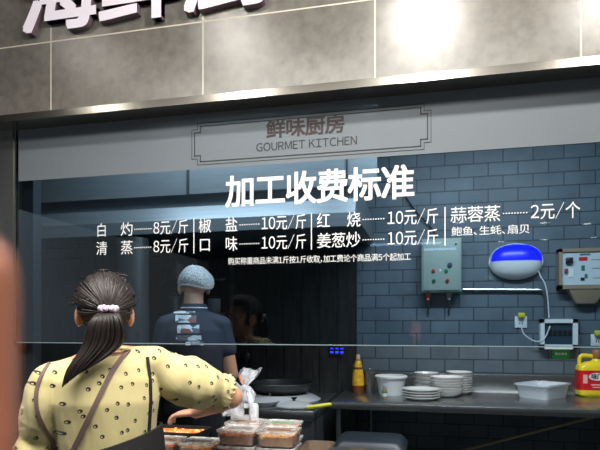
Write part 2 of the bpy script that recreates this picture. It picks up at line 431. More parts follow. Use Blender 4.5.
win = obj('window_1', bx(xl, XR, YG, YG + .008, ZGB, ZT0), M_glass, smooth=False); win['kind'] = 'structure'
win['label'] = 'large clear glass screen hanging over the counter, printed with the price list'
GY = YG - .0015
obj('edge_strip', bx(xl, XR, YG - .001, YG + .009, ZGB - .003, ZGB + .001), mat('glass_edge', (130, 150, 158), .3), win, smooth=False)
fb = bx(xl + .012, XR, YG - .0008, YG - .0002, ZFILM, ZT0)
obj('frosted_film', fb, M_film, win, smooth=False, label='frosted grey film band along the top of the glass')
def xs(px): return X_at(px, YG)
def lines(name, segs, z, em, m, bold=0, lab=None):
    bm = bmn()
    for s in segs:
        if s[0] == '.':
            n = s[3]; x0, x1 = xs(s[1]), xs(s[2])
            for k in range(n):
                x = x0 + (x1 - x0) * (k + .5) / n; h = em * .038
                bx(x - h, x + h, GY - .0003, GY, z - h, z + h, bm=bm)
        else: put_text(bm, s[0], xs(s[1]), xs(s[2]), z, GY, em, bold)
    o = obj(name, bm, m, win, smooth=False)
    if lab: o['label'] = lab
    return o
z1, z2 = CAMH + .452, CAMH + .365
em = .068
lines('heading', [('加工收费标准', 225, 414)], CAMH + .598, .146, M_vinyl, .02, 'large white heading on the glass')
lines('price_line', [('白', 96, 107, 0), ('灼', 120.5, 133), ('.', 134, 152, 9), ('8元/斤', 153, 188.5)], z1, em, M_vinyl, .0012)
lines('price_line', [('清', 96, 107.5), ('蒸', 120.5, 133), ('.', 134, 152, 9), ('8元/斤', 153, 188.5)], z2, em, M_vinyl, .0012)
lines('price_line', [('椒', 198.5, 211), ('盐', 225, 237.5), ('.', 239, 260, 9), ('10元/斤', 261, 306.5)], z1, em, M_vinyl, .0012)
lines('price_line', [('口', 198.5, 211), ('味', 225, 237.5), ('.', 239, 260, 9), ('10元/斤', 261, 306.5)], z2, em, M_vinyl, .0012)
lines('price_line', [('红', 316.5, 330), ('烧', 346.5, 360.5), ('.', 362, 385, 9), ('10元/斤', 387, 438.5)], z1, em, M_vinyl, .0012)
lines('price_line', [('姜葱炒', 316.5, 360.5), ('.', 362, 385, 9), ('10元/斤', 387, 438.5)], z2, em, M_vinyl, .0012)
lines('price_line', [('蒜蓉蒸', 450, 500.5), ('.', 502, 528, 9), ('2元/个', 530, 580)], z1, em, M_vinyl, .0012)
lines('small_note', [('鲍鱼、生蚝、扇贝', 451, 530)], CAMH + .385, .039, M_vinyl, 0)
lines('small_note', [('购买称重商品未满1斤按1斤收取，加工费论个商品满5个起加工', 228, 411)], CAMH + .287, .033, M_vinyl, 0)
for px in (194, 311.5, 445):
    obj('divider', bx(xs(px) - .0022, xs(px) + .0022, GY - .0003, GY, z2 - .035, z1 + .038), M_vinyl, win, smooth=False)
GY = YG - .0022
lines('sign_title', [('鲜味厨房', 266, 345)], CAMH + .868, .082, M_rvinyl, .024, 'bold maroon title on the frosted band')
lines('sign_subtitle', [('GOURMET KITCHEN', 256, 357.5)], CAMH + .793, .047, M_dvinyl, .004, 'dark capitals under the title')
def stepped(x0, x1, z0, z1, s, wd, name):
    P = [(x0 + s, z0), (x1 - s, z0), (x1 - s, z0 + s), (x1, z0 + s), (x1, z1 - s), (x1 - s, z1 - s), (x1 - s, z1), (x0 + s, z1), (x0 + s, z1 - s), (x0, z1 - s), (x0, z0 + s), (x0 + s, z0 + s)]
    bm = bmn()
    for a, b in zip(P, P[1:] + P[:1]):
        bx(min(a[0], b[0]) - wd / 2, max(a[0], b[0]) + wd / 2, GY - .0003, GY, min(a[1], b[1]) - wd / 2, max(a[1], b[1]) + wd / 2, bm=bm)
    obj(name, bm, M_dvinyl, win, smooth=False)
fx0, fx1, fz0, fz1 = xs(192), xs(431), CAMH + .735, CAMH + .925
stepped(fx0, fx1, fz0, fz1, .028, .0022, 'sign_border')
stepped(fx0 + .014, fx1 - .014, fz0 + .014, fz1 - .014, .028, .0042, 'sign_border')

# raised sign on the tiles
M_face = mat('lilac_white_acrylic', (236, 228, 238), .35, emit=.28); M_side = mat('sign_return_grey', (116, 98, 108), .4)  # slight glow added to the letter faces to brighten them
for k, (ch, p0, p1, words) in enumerate((('海', 24, 101, 'leftmost'), ('鲜', 101, 180, 'middle'), ('厨', 186, 273, 'rightmost'))):
    x0, x1 = X_at(p0, YF), X_at(p1, YF); bot = at(60, 33, YF).z
    emz = .345; zc = bot + .43 * emz
    b2 = put_text(bmn(), ch, x0, x1, zc, YF - .035, emz, .026)
    o = obj('sign_letter', b2, M_face, smooth=False)
    tag(o, ['raised lilac-white sign character ending in a hooked stroke, leftmost on the tiles', 'raised white sign character with one long vertical stroke, between two others', 'raised white sign character cut by the picture top, nearest the bright lamp glare'][k], 'sign letter', 'raised characters of the fascia sign')
    b3 = put_text(bmn(), ch, x0, x1, zc, YF - .0347, emz, .029, .0345)
    obj('letter_return', b3, M_side, o, smooth=False, label='darker sides of the character')

# ---------------------------------------------------------------- hall behind the lens (seen only as reflections)
for X, e in HALL_SPOTS[:1]:
    dl = thing('downlight', 'round recessed ceiling spot over the tiled fascia', 'ceiling light', (X, 1.45, 3.15), 0, 'hall ceiling spots')
    obj('rim', lathe(bmn(), [(.075, 0), (.075, -.012), (.058, -.012), (.055, 0)]), M_white, dl)
    obj('lens', lathe(bmn(), [(.056, -.004), (0, -.004)]), M_lamp, dl)
for X, e in HALL_SPOTS[1:]: dup(dl, (X, 1.45, 3.15))
for (px, py, D) in ((588, 223, 7.5), (593, 237, 9), (544, 239, 9), (489, 277, 10), (502, 241, 9), (545, 222, 7.5), (318, 262, 10), (460, 222, 7.5)):
    p = at(px, py, 2 * 0 + D + 0)            # mirrored in the glass
    dup(dl, (p.x, 2 * YG - p.y, min(p.z, 3.15)))
for (px, py, D) in ((424, 265, 12), (440, 269, 13), (464, 273, 14), (387, 277, 12)):
    p = at(px, py, D)
    tb = tag(obj('ceiling_tube', bx(-.35, .35, -.03, .03, -.04, 0), M_tube, smooth=False, loc=(p.x, 2 * YG - p.y, 3.15)), 'cool white strip lamp on the dark hall ceiling', 'ceiling light', 'hall strip lamps')

# ---------------------------------------------------------------- kitchen fixtures
# stainless hood
HX0, HX1, HX2 = X_at(36, 3.5), X_at(355, 3.45), X_at(377, 3.5)
hood = thing('range_hood', 'long stainless steel exhaust hood hanging over the stove and dark kitchen corner', 'range hood', (HX0, 3.5, 2.03))
def hoodp(pts, x1): return profile_x(bmn(), [(y - 3.5, z - 2.03) for y, z in pts], 0, x1 - HX0)
obj('upper_panel', hoodp([(3.5, 3.099), (3.5, 2.30), (3.53, 2.30), (3.53, 3.099)], HX2), M_hood, hood, smooth=False)
obj('sloped_body', hoodp([(3.53, 2.30), (3.56, 2.215), (3.50, 2.215), (3.445, 2.118), (3.445, 2.112), (4.6, 2.112), (4.6, 2.30)], HX1), M_hood, hood, smooth=False)
obj('lip', hoodp([(3.425, 2.112), (3.425, 2.03), (3.435, 2.03), (3.435, 2.10), (4.6, 2.10), (4.6, 2.112)], HX1), M_hood, hood, smooth=False)
obj('seam', bx(X_at(188, 3.5) - HX0 - .008, X_at(188, 3.5) - HX0 + .008, -.008, .0, .275, 1.06), M_dsteel, hood, smooth=False)
obj('seam', bx(X_at(347, 3.5) - HX0 - .006, X_at(347, 3.5) - HX0 + .006, -.008, .0, .275, 1.06), M_dsteel, hood, smooth=False)

# stainless cladding behind the stove
px1 = X_at(356, 4.5)
cl = struct('wall_cladding', bx(-3.3, px1, 4.52, 4.56, 0, 2.03), M_panel); cl['label'] = 'grimy dark steel cladding behind the stove'
sm = bmn()
for k in range(14): bx(px1 - .15 * k - .004, px1 - .15 * k, 4.514, 4.52, 0, 2.03, bm=sm)
obj('seam', sm, M_black, cl, smooth=False)
# tall dark cabinet at the left
cx0, cx1 = X_at(37, 3.6), X_at(113, 3.6)
cab = thing('steam_cabinet', 'tall dark steel cabinet with two stacked doors at the far left of the kitchen', 'cabinet', (cx0, 3.6, 0))
obj('body', bx(0, cx1 - cx0, .02, .75, 0, 1.98, .006), M_dsteel, cab)
for z0, z1_ in ((.25, 1.28), (1.30, 1.90)):
    d = obj('door', bx(.03, X_at(80, 3.6) - cx0, 0, .02, z0, z1_, .004), M_dsteel, cab)
    obj('gasket', bx(.02, X_at(80, 3.6) - cx0 + .01, .012, .021, z0 - .01, z1_ + .01), M_black, d, smooth=False)
    obj('handle', tube(bmn(), [(.40, 0, z0 + .1), (.40, -.03, z0 + .12), (.40, -.03, z0 + .28), (.40, 0, z0 + .3)], .008), M_steel, d)
fl = bmn(); lathe(fl, [(.0, 0), (.115, 0), (.115, .02), (.105, .02), (.105, 2.0), (0, 2.0)], n=36)
du = tag(obj('flue_duct', fl, M_dsteel, loc=(X_at(133, 3.42), 3.42, 0)), 'upright dark steel flue pipe beside the cook, right of the tall cabinet', 'duct')
# wall shelf with pots behind the cook
sx0, sx1 = X_at(158, 4.3), X_at(226, 4.3)
sh = thing('wall_shelf', 'steel wall shelf with two tiers behind the hairnetted cook', 'shelf', (sx0, 4.28, 0))
for z in (1.52, 1.80): obj('tier', bx(0, sx1 - sx0, 0, .24, z - .02, z, .003), M_steel, sh)
for x in (.02, sx1 - sx0 - .02): obj('upright', bx(x - .015, x + .015, .2, .24, 1.3, 2.0), M_steel, sh, smooth=False)
M_brown = mat('dull_brown_jar', (120, 100, 82), .4, noise_amt=.4, scale=12); M_pot = mat('pot_steel', (165, 160, 150), .3, .9)
for i, (fx, z, r, h, mm, lab, nm) in enumerate(((.10, 1.52, .07, .13, M_pot, 'small steel pot on the lower shelf tier beside the cook, left end', 'pot'), (.27, 1.52, .06, .17, M_brown, 'brown storage jar on the lower shelf tier, right of the steel pot', 'jar'),
        (.13, 1.80, .09, .12, M_pot, 'wide steel pot on the upper shelf tier, left end', 'pot'), (.34, 1.80, .07, .15, M_brown, 'brown storage jar on the upper shelf tier', 'jar'), (.46, 1.52, .055, .12, M_white, 'white tub on the right end of the lower shelf tier', 'tub'))):
    t = thing(nm, lab, nm, (sx0 + fx, 4.40, z))
    obj('body', lathe(bmn(), [(0, 0), (r * .92, 0), (r, .02), (r, h), (r * .96, h), (r * .94, .02), (0, .015)]), mm, t)
    obj('lid', lathe(bmn(), [(r * 1.03, h), (r * 1.03, h + .012), (r * .3, h + .025), (.015, h + .03), (.015, h + .045), (0, h + .047)]), M_pot if mm is M_pot else M_dark, t)

# worktop bench
WX0, WX1, WY0, WY1, WZ = X_at(330, 3.80), 2.4, 3.80, 4.62, .89
be = thing('steel_workbench', 'stainless steel workbench with raised backsplash along the blue brick wall', 'workbench', (WX0, WY0, 0))
bw = WX1 - WX0
bt = bmn(); bx(0, bw, 0, WY1 - WY0, WZ - .047, WZ, .004, bt); obj('worktop', bt, M_steel, be)
obj('backsplash', bx(0.15, bw, WY1 - WY0 - .02, WY1 - WY0 + .02, WZ, 1.035, .004), M_steel, be)
for x in (.05, 1.95): obj('leg', tube(bmn(), [(x, .06, 0), (x, .06, WZ - .04)], .019, 14), M_steel, be)
for x in (.2, 2.0): obj('leg', tube(bmn(), [(x, .74, 0), (x, .74, WZ - .04)], .019, 14), M_steel, be)
obj('rail', tube(bmn(), [(.2, .74, .2), (2.0, .74, .2)], .014, 12), M_steel, be)
qa, qb = at(465, 450, 4.52), at(590, 418, 4.52); qa = qa + (qa - qb) * ((qa.z - .215) / (qb.z - qa.z)); qb = qb + (qb - qa) * .12
obj('brace', tube(bmn(), [qa - Vector((WX0, WY0, 0)), qb - Vector((WX0, WY0, 0))], .010, 12), mat('pale_brace', (196, 186, 160), .5), be, label='thin pale diagonal brace')

# items on the worktop
def on_top(x, y): return onz(x, y, WZ)
p = on_top(358, 392)
t = thing('sauce_bottle', 'tall bottle with yellow label and narrow cap at the left end of the workbench', 'bottle', p)
Mr = mat('red_brown_sauce', (120, 62, 30), .25); My = mat('yellow_label', (236, 200, 40), .4, noise_amt=.5, scale=26, col2=(214, 150, 40))
obj('bottle_body', lathe(bmn(), [(0, 0), (.045, 0), (.047, .01), (.047, .06), (.044, .13), (.036, .18), (.03, .215), (.018, .25), (.015, .262), (0, .262)]), Mr, t)
obj('label', lathe(bmn(), [(.0482, .055), (.0455, .13), (.0372, .18), (.0365, .18)]), My, t)
obj('neck_label', lathe(bmn(), [(.0338, .198), (.0306, .218), (.0205, .246), (.018, .25)]), My, t)
obj('cap', lathe(bmn(), [(.016, .258), (.018, .258), (.018, .286), (.012, .297), (0, .297)]), mat('pale_cap', (190, 170, 140), .4), t)
p = Vector((X_at(369.5, 4.5), 4.5, WZ))
t = thing('canister', 'round steel canister between the yellow bottle and the white bucket', 'canister', p)
obj('body', lathe(bmn(), [(0, 0), (.055, 0), (.055, .15), (.052, .15), (.052, .01), (0, .01)]), M_steel, t)
obj('lid', lathe(bmn(), [(.057, .148), (.057, .156), (.03, .168), (0, .17)]), M_steel, t)
obj('lid_knob', ball(bmn(), (0, 0, .177), .012), M_steel, t)
c = on_top(391, 394.5)
t = thing('bucket', 'white plastic bucket with flared rim standing on the workbench', 'bucket', c)
obj('wall', lathe(bmn(), [(0, 0), (.088, 0), (.092, .01), (.112, .14), (.109, .14), (.088, .012), (0, .008)], n=48), M_white, t)
obj('rim', lathe(bmn(), [(.112, .128), (.122, .130), (.124, .142), (.118, .147), (.109, .142)], n=48), M_white, t)
p = on_top(384.7, 398.8)
t = thing('seasoning_bottle', 'small clear seasoning bottle with green and white label, in front of the white bucket', 'bottle', p)
obj('glass', lathe(bmn(), [(0, 0), (.017, 0), (.018, .004), (.018, .055), (.011, .07), (.011, .08), (0, .08)]), mat('amber_spice', (150, 120, 70), .25), t)
obj('label', lathe(bmn(), [(.0185, .018), (.0186, .042), (.018, .042)]), mat('pale_blue_label', (190, 210, 220), .4), t)
obj('label_band', lathe(bmn(), [(.0187, .042), (.0186, .053), (.018, .053)]), mat('green_band', (80, 110, 60), .4), t)
obj('cap', lathe(bmn(), [(.0125, .078), (.0125, .096), (0, .097)]), mat('grey_cap', (150, 156, 156), .35), t)
# plates, individually
def plate_bm(r): return lathe(bmn(), [(0, .004), (r * .55, .004), (r * .6, 0), (r * .64, .004), (r * .8, .012), (r, .024), (r * 1.005, .027), (r * .97, .028), (r * .78, .018), (r * .6, .011), (0, .010)], n=44)
def bowl_bm(r, h): return lathe(bmn(), [(0, .006), (r * .45, .006), (r * .47, 0), (r * .52, .006), (r * .8, h * .42), (r * .97, h * .9), (r, h), (r * .97, h + .001), (r * .9, h * .8), (r * .74, h * .42), (r * .45, .014), (0, .012)], n=44)
ORD = ['lowest', 'second from the bottom', 'second from the top', 'topmost']
p = Vector((X_at(421, 4.07), 4.07, WZ))
src = None
for k in range(4):
    lab = 'round white china plate beside the white bucket, %s of the low stack' % ORD[k]
    if src is None: src = tag(obj('plate', plate_bm(.134), M_china, loc=p), lab, 'plate', 'plates in the low stack')
    else:
        o = src.copy(); C.objects.link(o); o.location = (p.x + random.uniform(-.003, .003), p.y, p.z + .018 * k); o['label'] = lab
p = Vector((X_at(446.5, 4.28), 4.28, WZ)); src = None
ORD6 = ['lowest', 'second from the bottom', 'third from the bottom', 'third from the top', 'second from the top', 'topmost']
for k in range(6):
    lab = 'white china bowl in the taller stack right of the plates, %s' % ORD6[k]
    if src is None: src = tag(obj('bowl', bowl_bm(.122, .055), M_china, loc=p), lab, 'bowl', 'bowls in the tall stack')
    else:
        o = src.copy(); C.objects.link(o); o.location = (p.x + (.004 if k % 2 else -.003), p.y, p.z + .019 * k); o['label'] = lab
p = Vector((X_at(426.5, 4.48), 4.48, WZ)); src = None
for k in range(4):
    lab = 'white bowl half hidden behind the low plate stack, %s of four' % ORD[k]
    if src is None: src = tag(obj('bowl', bowl_bm(.098, .07), M_china, loc=p), lab, 'bowl', 'bowls behind the plates')
    else:
        o = src.copy(); C.objects.link(o); o.location = (p.x, p.y, p.z + .030 * k); o['label'] = lab
p = Vector((X_at(459, 4.49), 4.49, WZ)); src = None
for k in range(9):
    lab = 'white plate in the rear stack behind the tall bowls'
    if src is None: src = tag(obj('plate', plate_bm(.10), M_china, loc=p), lab, 'plate', 'plates in the rear stack')
    else:
        o = src.copy(); C.objects.link(o); o.location = (p.x, p.y, p.z + .018 * k); o['label'] = lab
# plastic basket
L, FR, BR = onz(510.5, 384, .995), onz(548, 387.5, .995), onz(570, 380.5, .995)
ctr = (L + BR) / 2; e1 = FR - L; e2 = BR - FR
bsk = thing('plastic_basket', 'translucent white plastic basket on the workbench left of the yellow jug', 'basket', (ctr.x, ctr.y - .05, WZ), math.atan2(e1.y, e1.x))
W_, D_ = e1.length * .98, min(e2.length, .36)
Mb = see_through('milky_plastic', (222, 230, 238), .86, .3, .05)
obj('shell', rloft(bmn(), [(W_ * .80, D_ * .78, 0, .03), (W_ * .93, D_ * .92, .1, .04), (W_ * .92, D_ * .91, .1, .04), (W_ * .79, D_ * .77, .004, .03)], capt=True), Mb, bsk)
obj('rim', rloft(bmn(), [(W_ * .93, D_ * .92, .092, .04), (W_, D_, .094, .045), (W_, D_, .104, .045), (W_ * .93, D_ * .91, .104, .04), (W_ * .93, D_ * .92, .092, .04)], capb=False), Mb, bsk)
# yellow jug
p = on_top(590.5, 396)
jug = thing('sauce_jug', 'big yellow jug with red label and brown cap at the right end of the workbench', 'jug', p, TH * .4)
Myl = mat('yellow_plastic', (236, 214, 40), .35); Mred = mat('red_label', (206, 26, 32), .4)
obj('body', rloft(bmn(), [(.15, .11, 0, .03), (.185, .13, .012, .03), (.19, .135, .03, .03), (.19, .135, .205, .03), (.18, .125, .23, .035), (.12, .1, .255, .04, .02), (.07, .07, .262, .03, .04), (.05, .05, .285, .024, .045)], capt=True), Myl, jug)
obj('label', rloft(bmn(), [(.1915, .1365, .05, .031), (.1915, .1365, .195, .031)], capb=False), Mred, jug)
el = bmn(); lathe(el, [(0, 0), (.045, 0)], M=Matrix.Rotation(PI / 2, 3, 'X') @ Matrix.Diagonal((1.25, .62, 1)), c=(.02, -.0692, .15)); obj('logo_oval', el, M_white, jug)
obj('logo_lettering', put_text(bmn(), '味厂', -.02, .06, .15, -.0698, .042, .03), M_black, jug, smooth=False)
st_ = bmn(); bx(-.075, -.045, -.0692, -.0685, .10, .165, bm=st_); bx(-.02, .06, -.0692, -.0685, .085, .095, bm=st_); bx(-.01, .05, -.0692, -.0685, .068, .075, bm=st_)
obj('label_panel', st_, mat('pale_pink_print', (232, 190, 180), .5), jug, smooth=False)
obj('handle', tube(bmn(), smooth_path([(-.078, 0, .21), (-.078, 0, .27), (-.066, 0, .298), (-.03, 0, .302), (.022, 0, .292), (.028, 0, .262)]), .0145, 12), Myl, jug)
obj('cap', lathe(bmn(), [(.03, .282), (.032, .282), (.036, .29), (.036, .335), (.03, .345), (0, .347)], c=(.045, 0, 0)), mat('brown_cap', (150, 96, 80), .45), jug)

# bin under the bench and the leaning pole
p = onz(371, 437, .73)
bn = thing('waste_bin', 'dark waste bin with blue-grey domed lid under the left end of the workbench', 'bin', (p.x, p.y + .0, 0))
obj('bin_body', rloft(bmn(), [(.34, .26, 0, .05), (.40, .32, .66, .06)], capt=True), M_black, bn)
obj('lid', rloft(bmn(), [(.43, .35, .655, .06), (.44, .36, .69, .06), (.40, .32, .72, .06), (.36, .27, .735, .05)], capt=True), mat('bluegrey_lid', (36, 44, 51), .4), bn)
# stove, wok and what is around them
SX0, SX1, SY0 = X_at(228, 3.5), X_at(313, 3.5), 3.5
sv = thing('wok_stove', 'stainless steel wok stove with plain front beside the workbench', 'stove', (SX0, SY0, 0))
sw = SX1 - SX0
obj('body', bx(0, sw, .012, 1.0, .08, .83, .006), M_dsteel, sv); obj('top_slab', bx(-.005, sw + .005, 0, 1.0, .80, .87, .012), M_steel, sv)
for x in (.05, sw - .05):
    for y in (.06, .94): obj('leg', tube(bmn(), [(x, y, 0), (x, y, .09)], .02, 12), M_black, sv)
wc = onz(282, 402, .87); wc.y = 3.95; wc.x = X_at(282, 3.95)
lx, ly = wc.x - SX0, wc.y - SY0
obj('burner_ring', lathe(bmn(), [(.17, .87), (.275, .87), (.285, .885), (.25, .905), (.20, .925), (.18, .92), (.17, .90)], c=(lx, ly, 0), n=40), M_bright, sv)
for x in (.12, .3): obj('knob', lathe(bmn(), [(0, -.025), (.022, -.025), (.025, .012), (0, .012)], M=Matrix.Rotation(-PI / 2, 3, 'X'), c=(x, .012, .72), n=20), M_black, sv)
obj('tap_post', tube(bmn(), [(lx - .04, .28, .86), (lx - .04, .28, .95)], .011, 12), M_steel, sv)
wk = thing('wok', 'large blackened iron wok sitting on the stove burner', 'wok', (wc.x, wc.y, .865))
prof = []
for k in range(9): a = k / 8 * 1.05; prof.append((.235 * math.sin(a) / math.sin(1.05), .005 + .13 * (1 - math.cos(a)) / (1 - math.cos(1.05))))
prof = prof + [(r * .985, z + .004) for r, z in reversed(prof)]
obj('pan', lathe(bmn(), prof, n=48), M_dark, wk)
obj('handle', tube(bmn(), smooth_path([(-.22, -.03, .125), (-.27, -.03, .15), (-.27, .03, .15), (-.22, .03, .125)]), .008), M_dark, wk)
for k, (px_, py_, r, lab) in enumerate(((294, 404, .125, 'shiny round steel lid lying on the stove right of the wok'), (263, 408, .11, 'round steel dish on the stove front behind the takeout boxes'))):
    q = onz(px_, py_, .872); q.y = 3.68 if k else 3.70; q.x = X_at(px_, q.y)
    t = thing('pan_lid' if k == 0 else 'steel_dish', lab, 'lid' if k == 0 else 'dish', (q.x, q.y, .87))
    if k == 0:
        obj('dome', lathe(bmn(), [(r, 0), (r, .006), (r * .8, .02), (r * .4, .032), (.02, .036), (0, .036)], n=40), M_bright, t); obj('knob', lathe(bmn(), [(.01, .034), (.01, .045), (.02, .05), (.02, .058), (0, .06)]), M_black, t)
    else: obj('bowl', lathe(bmn(), [(0, 0), (r * .7, 0), (r, .03), (r * 1.05, .032), (r * .98, .034), (r * .68, .006), (0, .005)], n=40), M_bright, t)
kn = thing('cleaver', 'yellow-handled kitchen tool lying on the stove edge, its handle pointing at the workbench', 'knife', (X_at(312, 3.54), 3.54, .873))
hx = X_at(329, 3.6) - X_at(312, 3.6)
obj('handle', tube(bmn(), [(-.03, 0, 0.014), (hx * .5, .01, .024), (hx, .02, .034)], [.012, .015, .013], 12, True), mat('yellow_handle', (216, 206, 70), .4), kn)
obj('blade', box(bmn(), (-.085, 0, 0), (.11, .05, .003), .001), M_trim, kn)
ld = thing('ladle', 'black ladle hanging on the steel cladding beside the cook', 'ladle', (X_at(246, 4.49), 4.5, 0))
zt = at(246, 338, 4.5).z
obj('shaft', tube(bmn(), [(0, -.01, zt), (0, -.015, zt - .12)], .007), M_black, ld); obj('scoop', ball(bmn(), (0, -.02, zt - .16), (.04, .018, .05)), M_black, ld)
obj('hook', tube(bmn(), smooth_path([(0, .02, zt + .01), (0, -.012, zt + .02), (0, -.02, zt)]), .005), M_steel, ld)
dp = at(337, 350.5, 4.51)
ds = thing('digital_display', 'small black control display with blue lit digits on the dark cladding', 'display', (dp.x, 4.52, dp.z))
obj('case', bx(-.062, .062, -.018, .0, -.042, .042, .004), M_black, ds)
dg = bmn()
for r_ in range(2):
    for k in range(3):
        x = -.042 + .042 * k; z = .016 - .03 * r_
        bx(x - .012, x + .012, -.0195, -.018, z - (.004 if r_ == 0 else .008), z + (.004 if r_ == 0 else .008), bm=dg)
obj('lit_digits', dg, mat('blue_led', (40, 50, 255), .4, emit=2.2), ds, smooth=False)

# ---------------------------------------------------------------- fittings on the brick wall
YW = YB
def wp(x, y): q = at(x, y, YW - .05); return q
def wbox(x0, x1, y0, y1, d):
    a = at(x0, y1, YW - d); b = at(x1, y0, YW - d); return a, b
a, b = wbox(421.5, 461.5, 237.5, 292, .14)
cb = thing('control_box', 'grey-green electrical control box with coloured buttons on the brick wall', 'control box', (a.x, YW, a.z))
W, H = b.x - a.x, b.z - a.z
Mgg = mat('greygreen_enamel', (148, 166, 158), .45)
obj('housing', bx(0, W, -.14, 0, 0, H, .006), Mgg, cb)
dr = obj('door', bx(.012, W - .012, -.152, -.14, .012, H - .012, .004), Mgg, cb)
def button(x, z, col, name, r=.011):
    obj('button', lathe(bmn(), [(r * 1.3, 0), (r * 1.3, .006), (r, .006), (r, .016), (0, .018)], M=Matrix.Rotation(PI / 2, 3, 'X'), c=(x, -.152, z), n=20), mat(name, col, .3), dr, label=name.replace('_', ' '))
button(W * .30, H * .39, (190, 40, 36), 'red_button'); button(W * .62, H * .385, (20, 130, 80), 'green_button'); button(W * .31, H * .20, (30, 100, 66), 'dark_green_button'); button(W * .65, H * .20, (140, 54, 44), 'dull_red_button')
button(W * .71, H * .49, (70, 80, 96), 'selector_knob', .015)
obj('lock', lathe(bmn(), [(.008, 0), (.008, .006), (0, .007)], M=Matrix.Rotation(PI / 2, 3, 'X'), c=(W * .86, -.152, H * .88), n=16), M_trim, dr)
obj('warning_plate', bx(W * .45, W * .5, -.1535, -.152, H * .38, H * .42), M_white, dr, smooth=False)
for px_, col, nm, lab in ((428, (226, 110, 70), 'cable_gland', 'orange cable gland under the left of the control box'), (449, (150, 140, 135), 'cable_gland', 'chrome cable gland under the right of the control box')):
    q = at(px_, 292, YW - .07)
    t = thing(nm, lab, 'cable gland', (q.x, YW - .07, a.z - .001), 0)
    obj('nut', lathe(bmn(), [(0, 0), (.022, 0), (.022, -.03), (.015, -.035), (.015, -.06), (.0, -.06)], n=6), mat('gland%d' % px_, col, .35), t)
    obj('lead', tube(bmn(), smooth_path([(0, 0, -.055), (.005, .02, -.12), (0, .055, -.14), (0, .06, -.18)]), .007), M_dsteel, t)
# fly lamp
q = at(516.5, 261, YW - .06)
fy = thing('fly_killer_lamp', 'white oval wall lamp with glowing blue upper half on the brick wall', 'wall lamp', (q.x, YW, q.z))
sx = (at(543, 261, YW - .06).x - at(489, 261, YW - .06).x) / 2; sz = (at(516, 242.5, YW - .06).z - at(516, 278.5, YW - .06).z) / 2
def dome(zlo, zhi, ox, oz, k, dep, f=1.0, lift=0):
    bm = bmn(); nu, nv = 40, 16; rows = []
    for j in range(nv + 1):
        z = zlo + (zhi - zlo) * j / nv; row = []
        for i in range(nu + 1):
            hw = ox * math.sqrt(max(0, 1 - (abs(z) / oz) ** k)); x = -hw + 2 * hw * i / nu
            e = max(0, 1 - (abs(x) * f / ox) ** k - (abs(z) * f / oz) ** k); row.append(bm.verts.new((x, -dep * e ** .45 - lift, z)))
        rows.append(row)
    for r0, r1 in zip(rows, rows[1:]):
        for i in range(nu):
            bm.faces.new((r0[i], r0[i + 1], r1[i + 1], r1[i]))
    bmesh.ops.remove_doubles(bm, verts=list(bm.verts), dist=1e-5); return bm
obj('shade', dome(-sz, sz, sx, sz, 2.5, .12), M_white, fy)
obj('blue_window', dome(.0, sz * .95, sx * .95, sz * .95, 2.5, .12, .95, .003), mat('blue_glow', (16, 26, 235), .3, emit=1.5), fy, label='glowing blue upper window')
obj('lamp_rim', lathe(bmn(), [(.98, 0), (1.02, 0), (1.02, .02), (.98, .02)], M=Matrix.Diagonal((sx, sz, 1)).to_3x3() if False else Matrix(((sx, 0, 0), (0, 0, -1), (0, sz, 0))), n=48), M_white, fy)
def wire(name, pix, r, m, lab, cat, d=.03, group=None):
    P = [at(x, y, YW - d) for x, y in pix]
    o = obj(name, tube(bmn(), smooth_path(P), r, 10), m); return tag(o, lab, cat, group)
wire('conduit', [(462.5, 289.5), (480, 289.6), (510, 289.8), (538, 290), (543, 292), (545.5, 297), (545.8, 305), (546, 318)], .012, M_steel, 'steel conduit running from the control box and bending down to the white frame box', 'pipe', .025)
wire('lamp_cable', [(538.5, 271), (541, 277), (545, 284), (547.5, 296), (549, 318)], .0045, M_white, 'thin white cable dropping from the fly lamp', 'cable', .055)
wire('hanging_cable', [(403, 192), (410, 203), (418, 214), (430, 226), (437, 237)], .006, M_black, 'thin black cable running down the wall to the control box top', 'cable', .03)
wire('socket_cable', [(521, 326), (524, 334), (533, 340.5), (541, 341), (546, 336), (550, 326)], .0045, M_white, 'white cable looping from the wall socket to the frame box', 'cable', .075)
# panel box at the right
a, b = wbox(559, 622, 247, 289, .10)
pb = thing('switch_panel', 'bronze-framed white switch panel with breaker and printed instructions on the wall', 'switch panel', (a.x, YW, a.z))
W, H = b.x - a.x, b.z - a.z
Mbz = mat('bronze_frame', (168, 148, 126), .35, .3)
fr = bmn(); bx(0, .025, -.10, 0, 0, H, bm=fr); bx(W - .025, W, -.10, 0, 0, H, bm=fr); bx(0, W, -.10, 0, 0, .03, bm=fr); bx(0, W, -.10, 0, H - .025, H, bm=fr)
obj('frame', fr, Mbz, pb, smooth=False); obj('face', bx(.02, W - .02, -.085, -.0, .025, H - .02), mat('panel_white', (196, 208, 214), .5), pb, smooth=False)
s_ = W / 63.0
def pp(px_, py_): return ((px_ - 559) * s_, (289 - py_) * H / 42)
x, z = pp(569.5, 259.5); obj('breaker', bx(x - .024, x + .024, -.115, -.085, z - .022, z + .022, .004), M_black, pb)
x, z = pp(566.5, 270); obj('red_switch', bx(x - .012, x + .012, -.105, -.085, z - .016, z + .016, .003), mat('dull_red', (150, 60, 60), .4), pb)
x, z = pp(571.5, 272.5); obj('socket_plate', bx(x - .016, x + .016, -.09, -.085, z - .03, z + .03), M_white, pb, smooth=False)
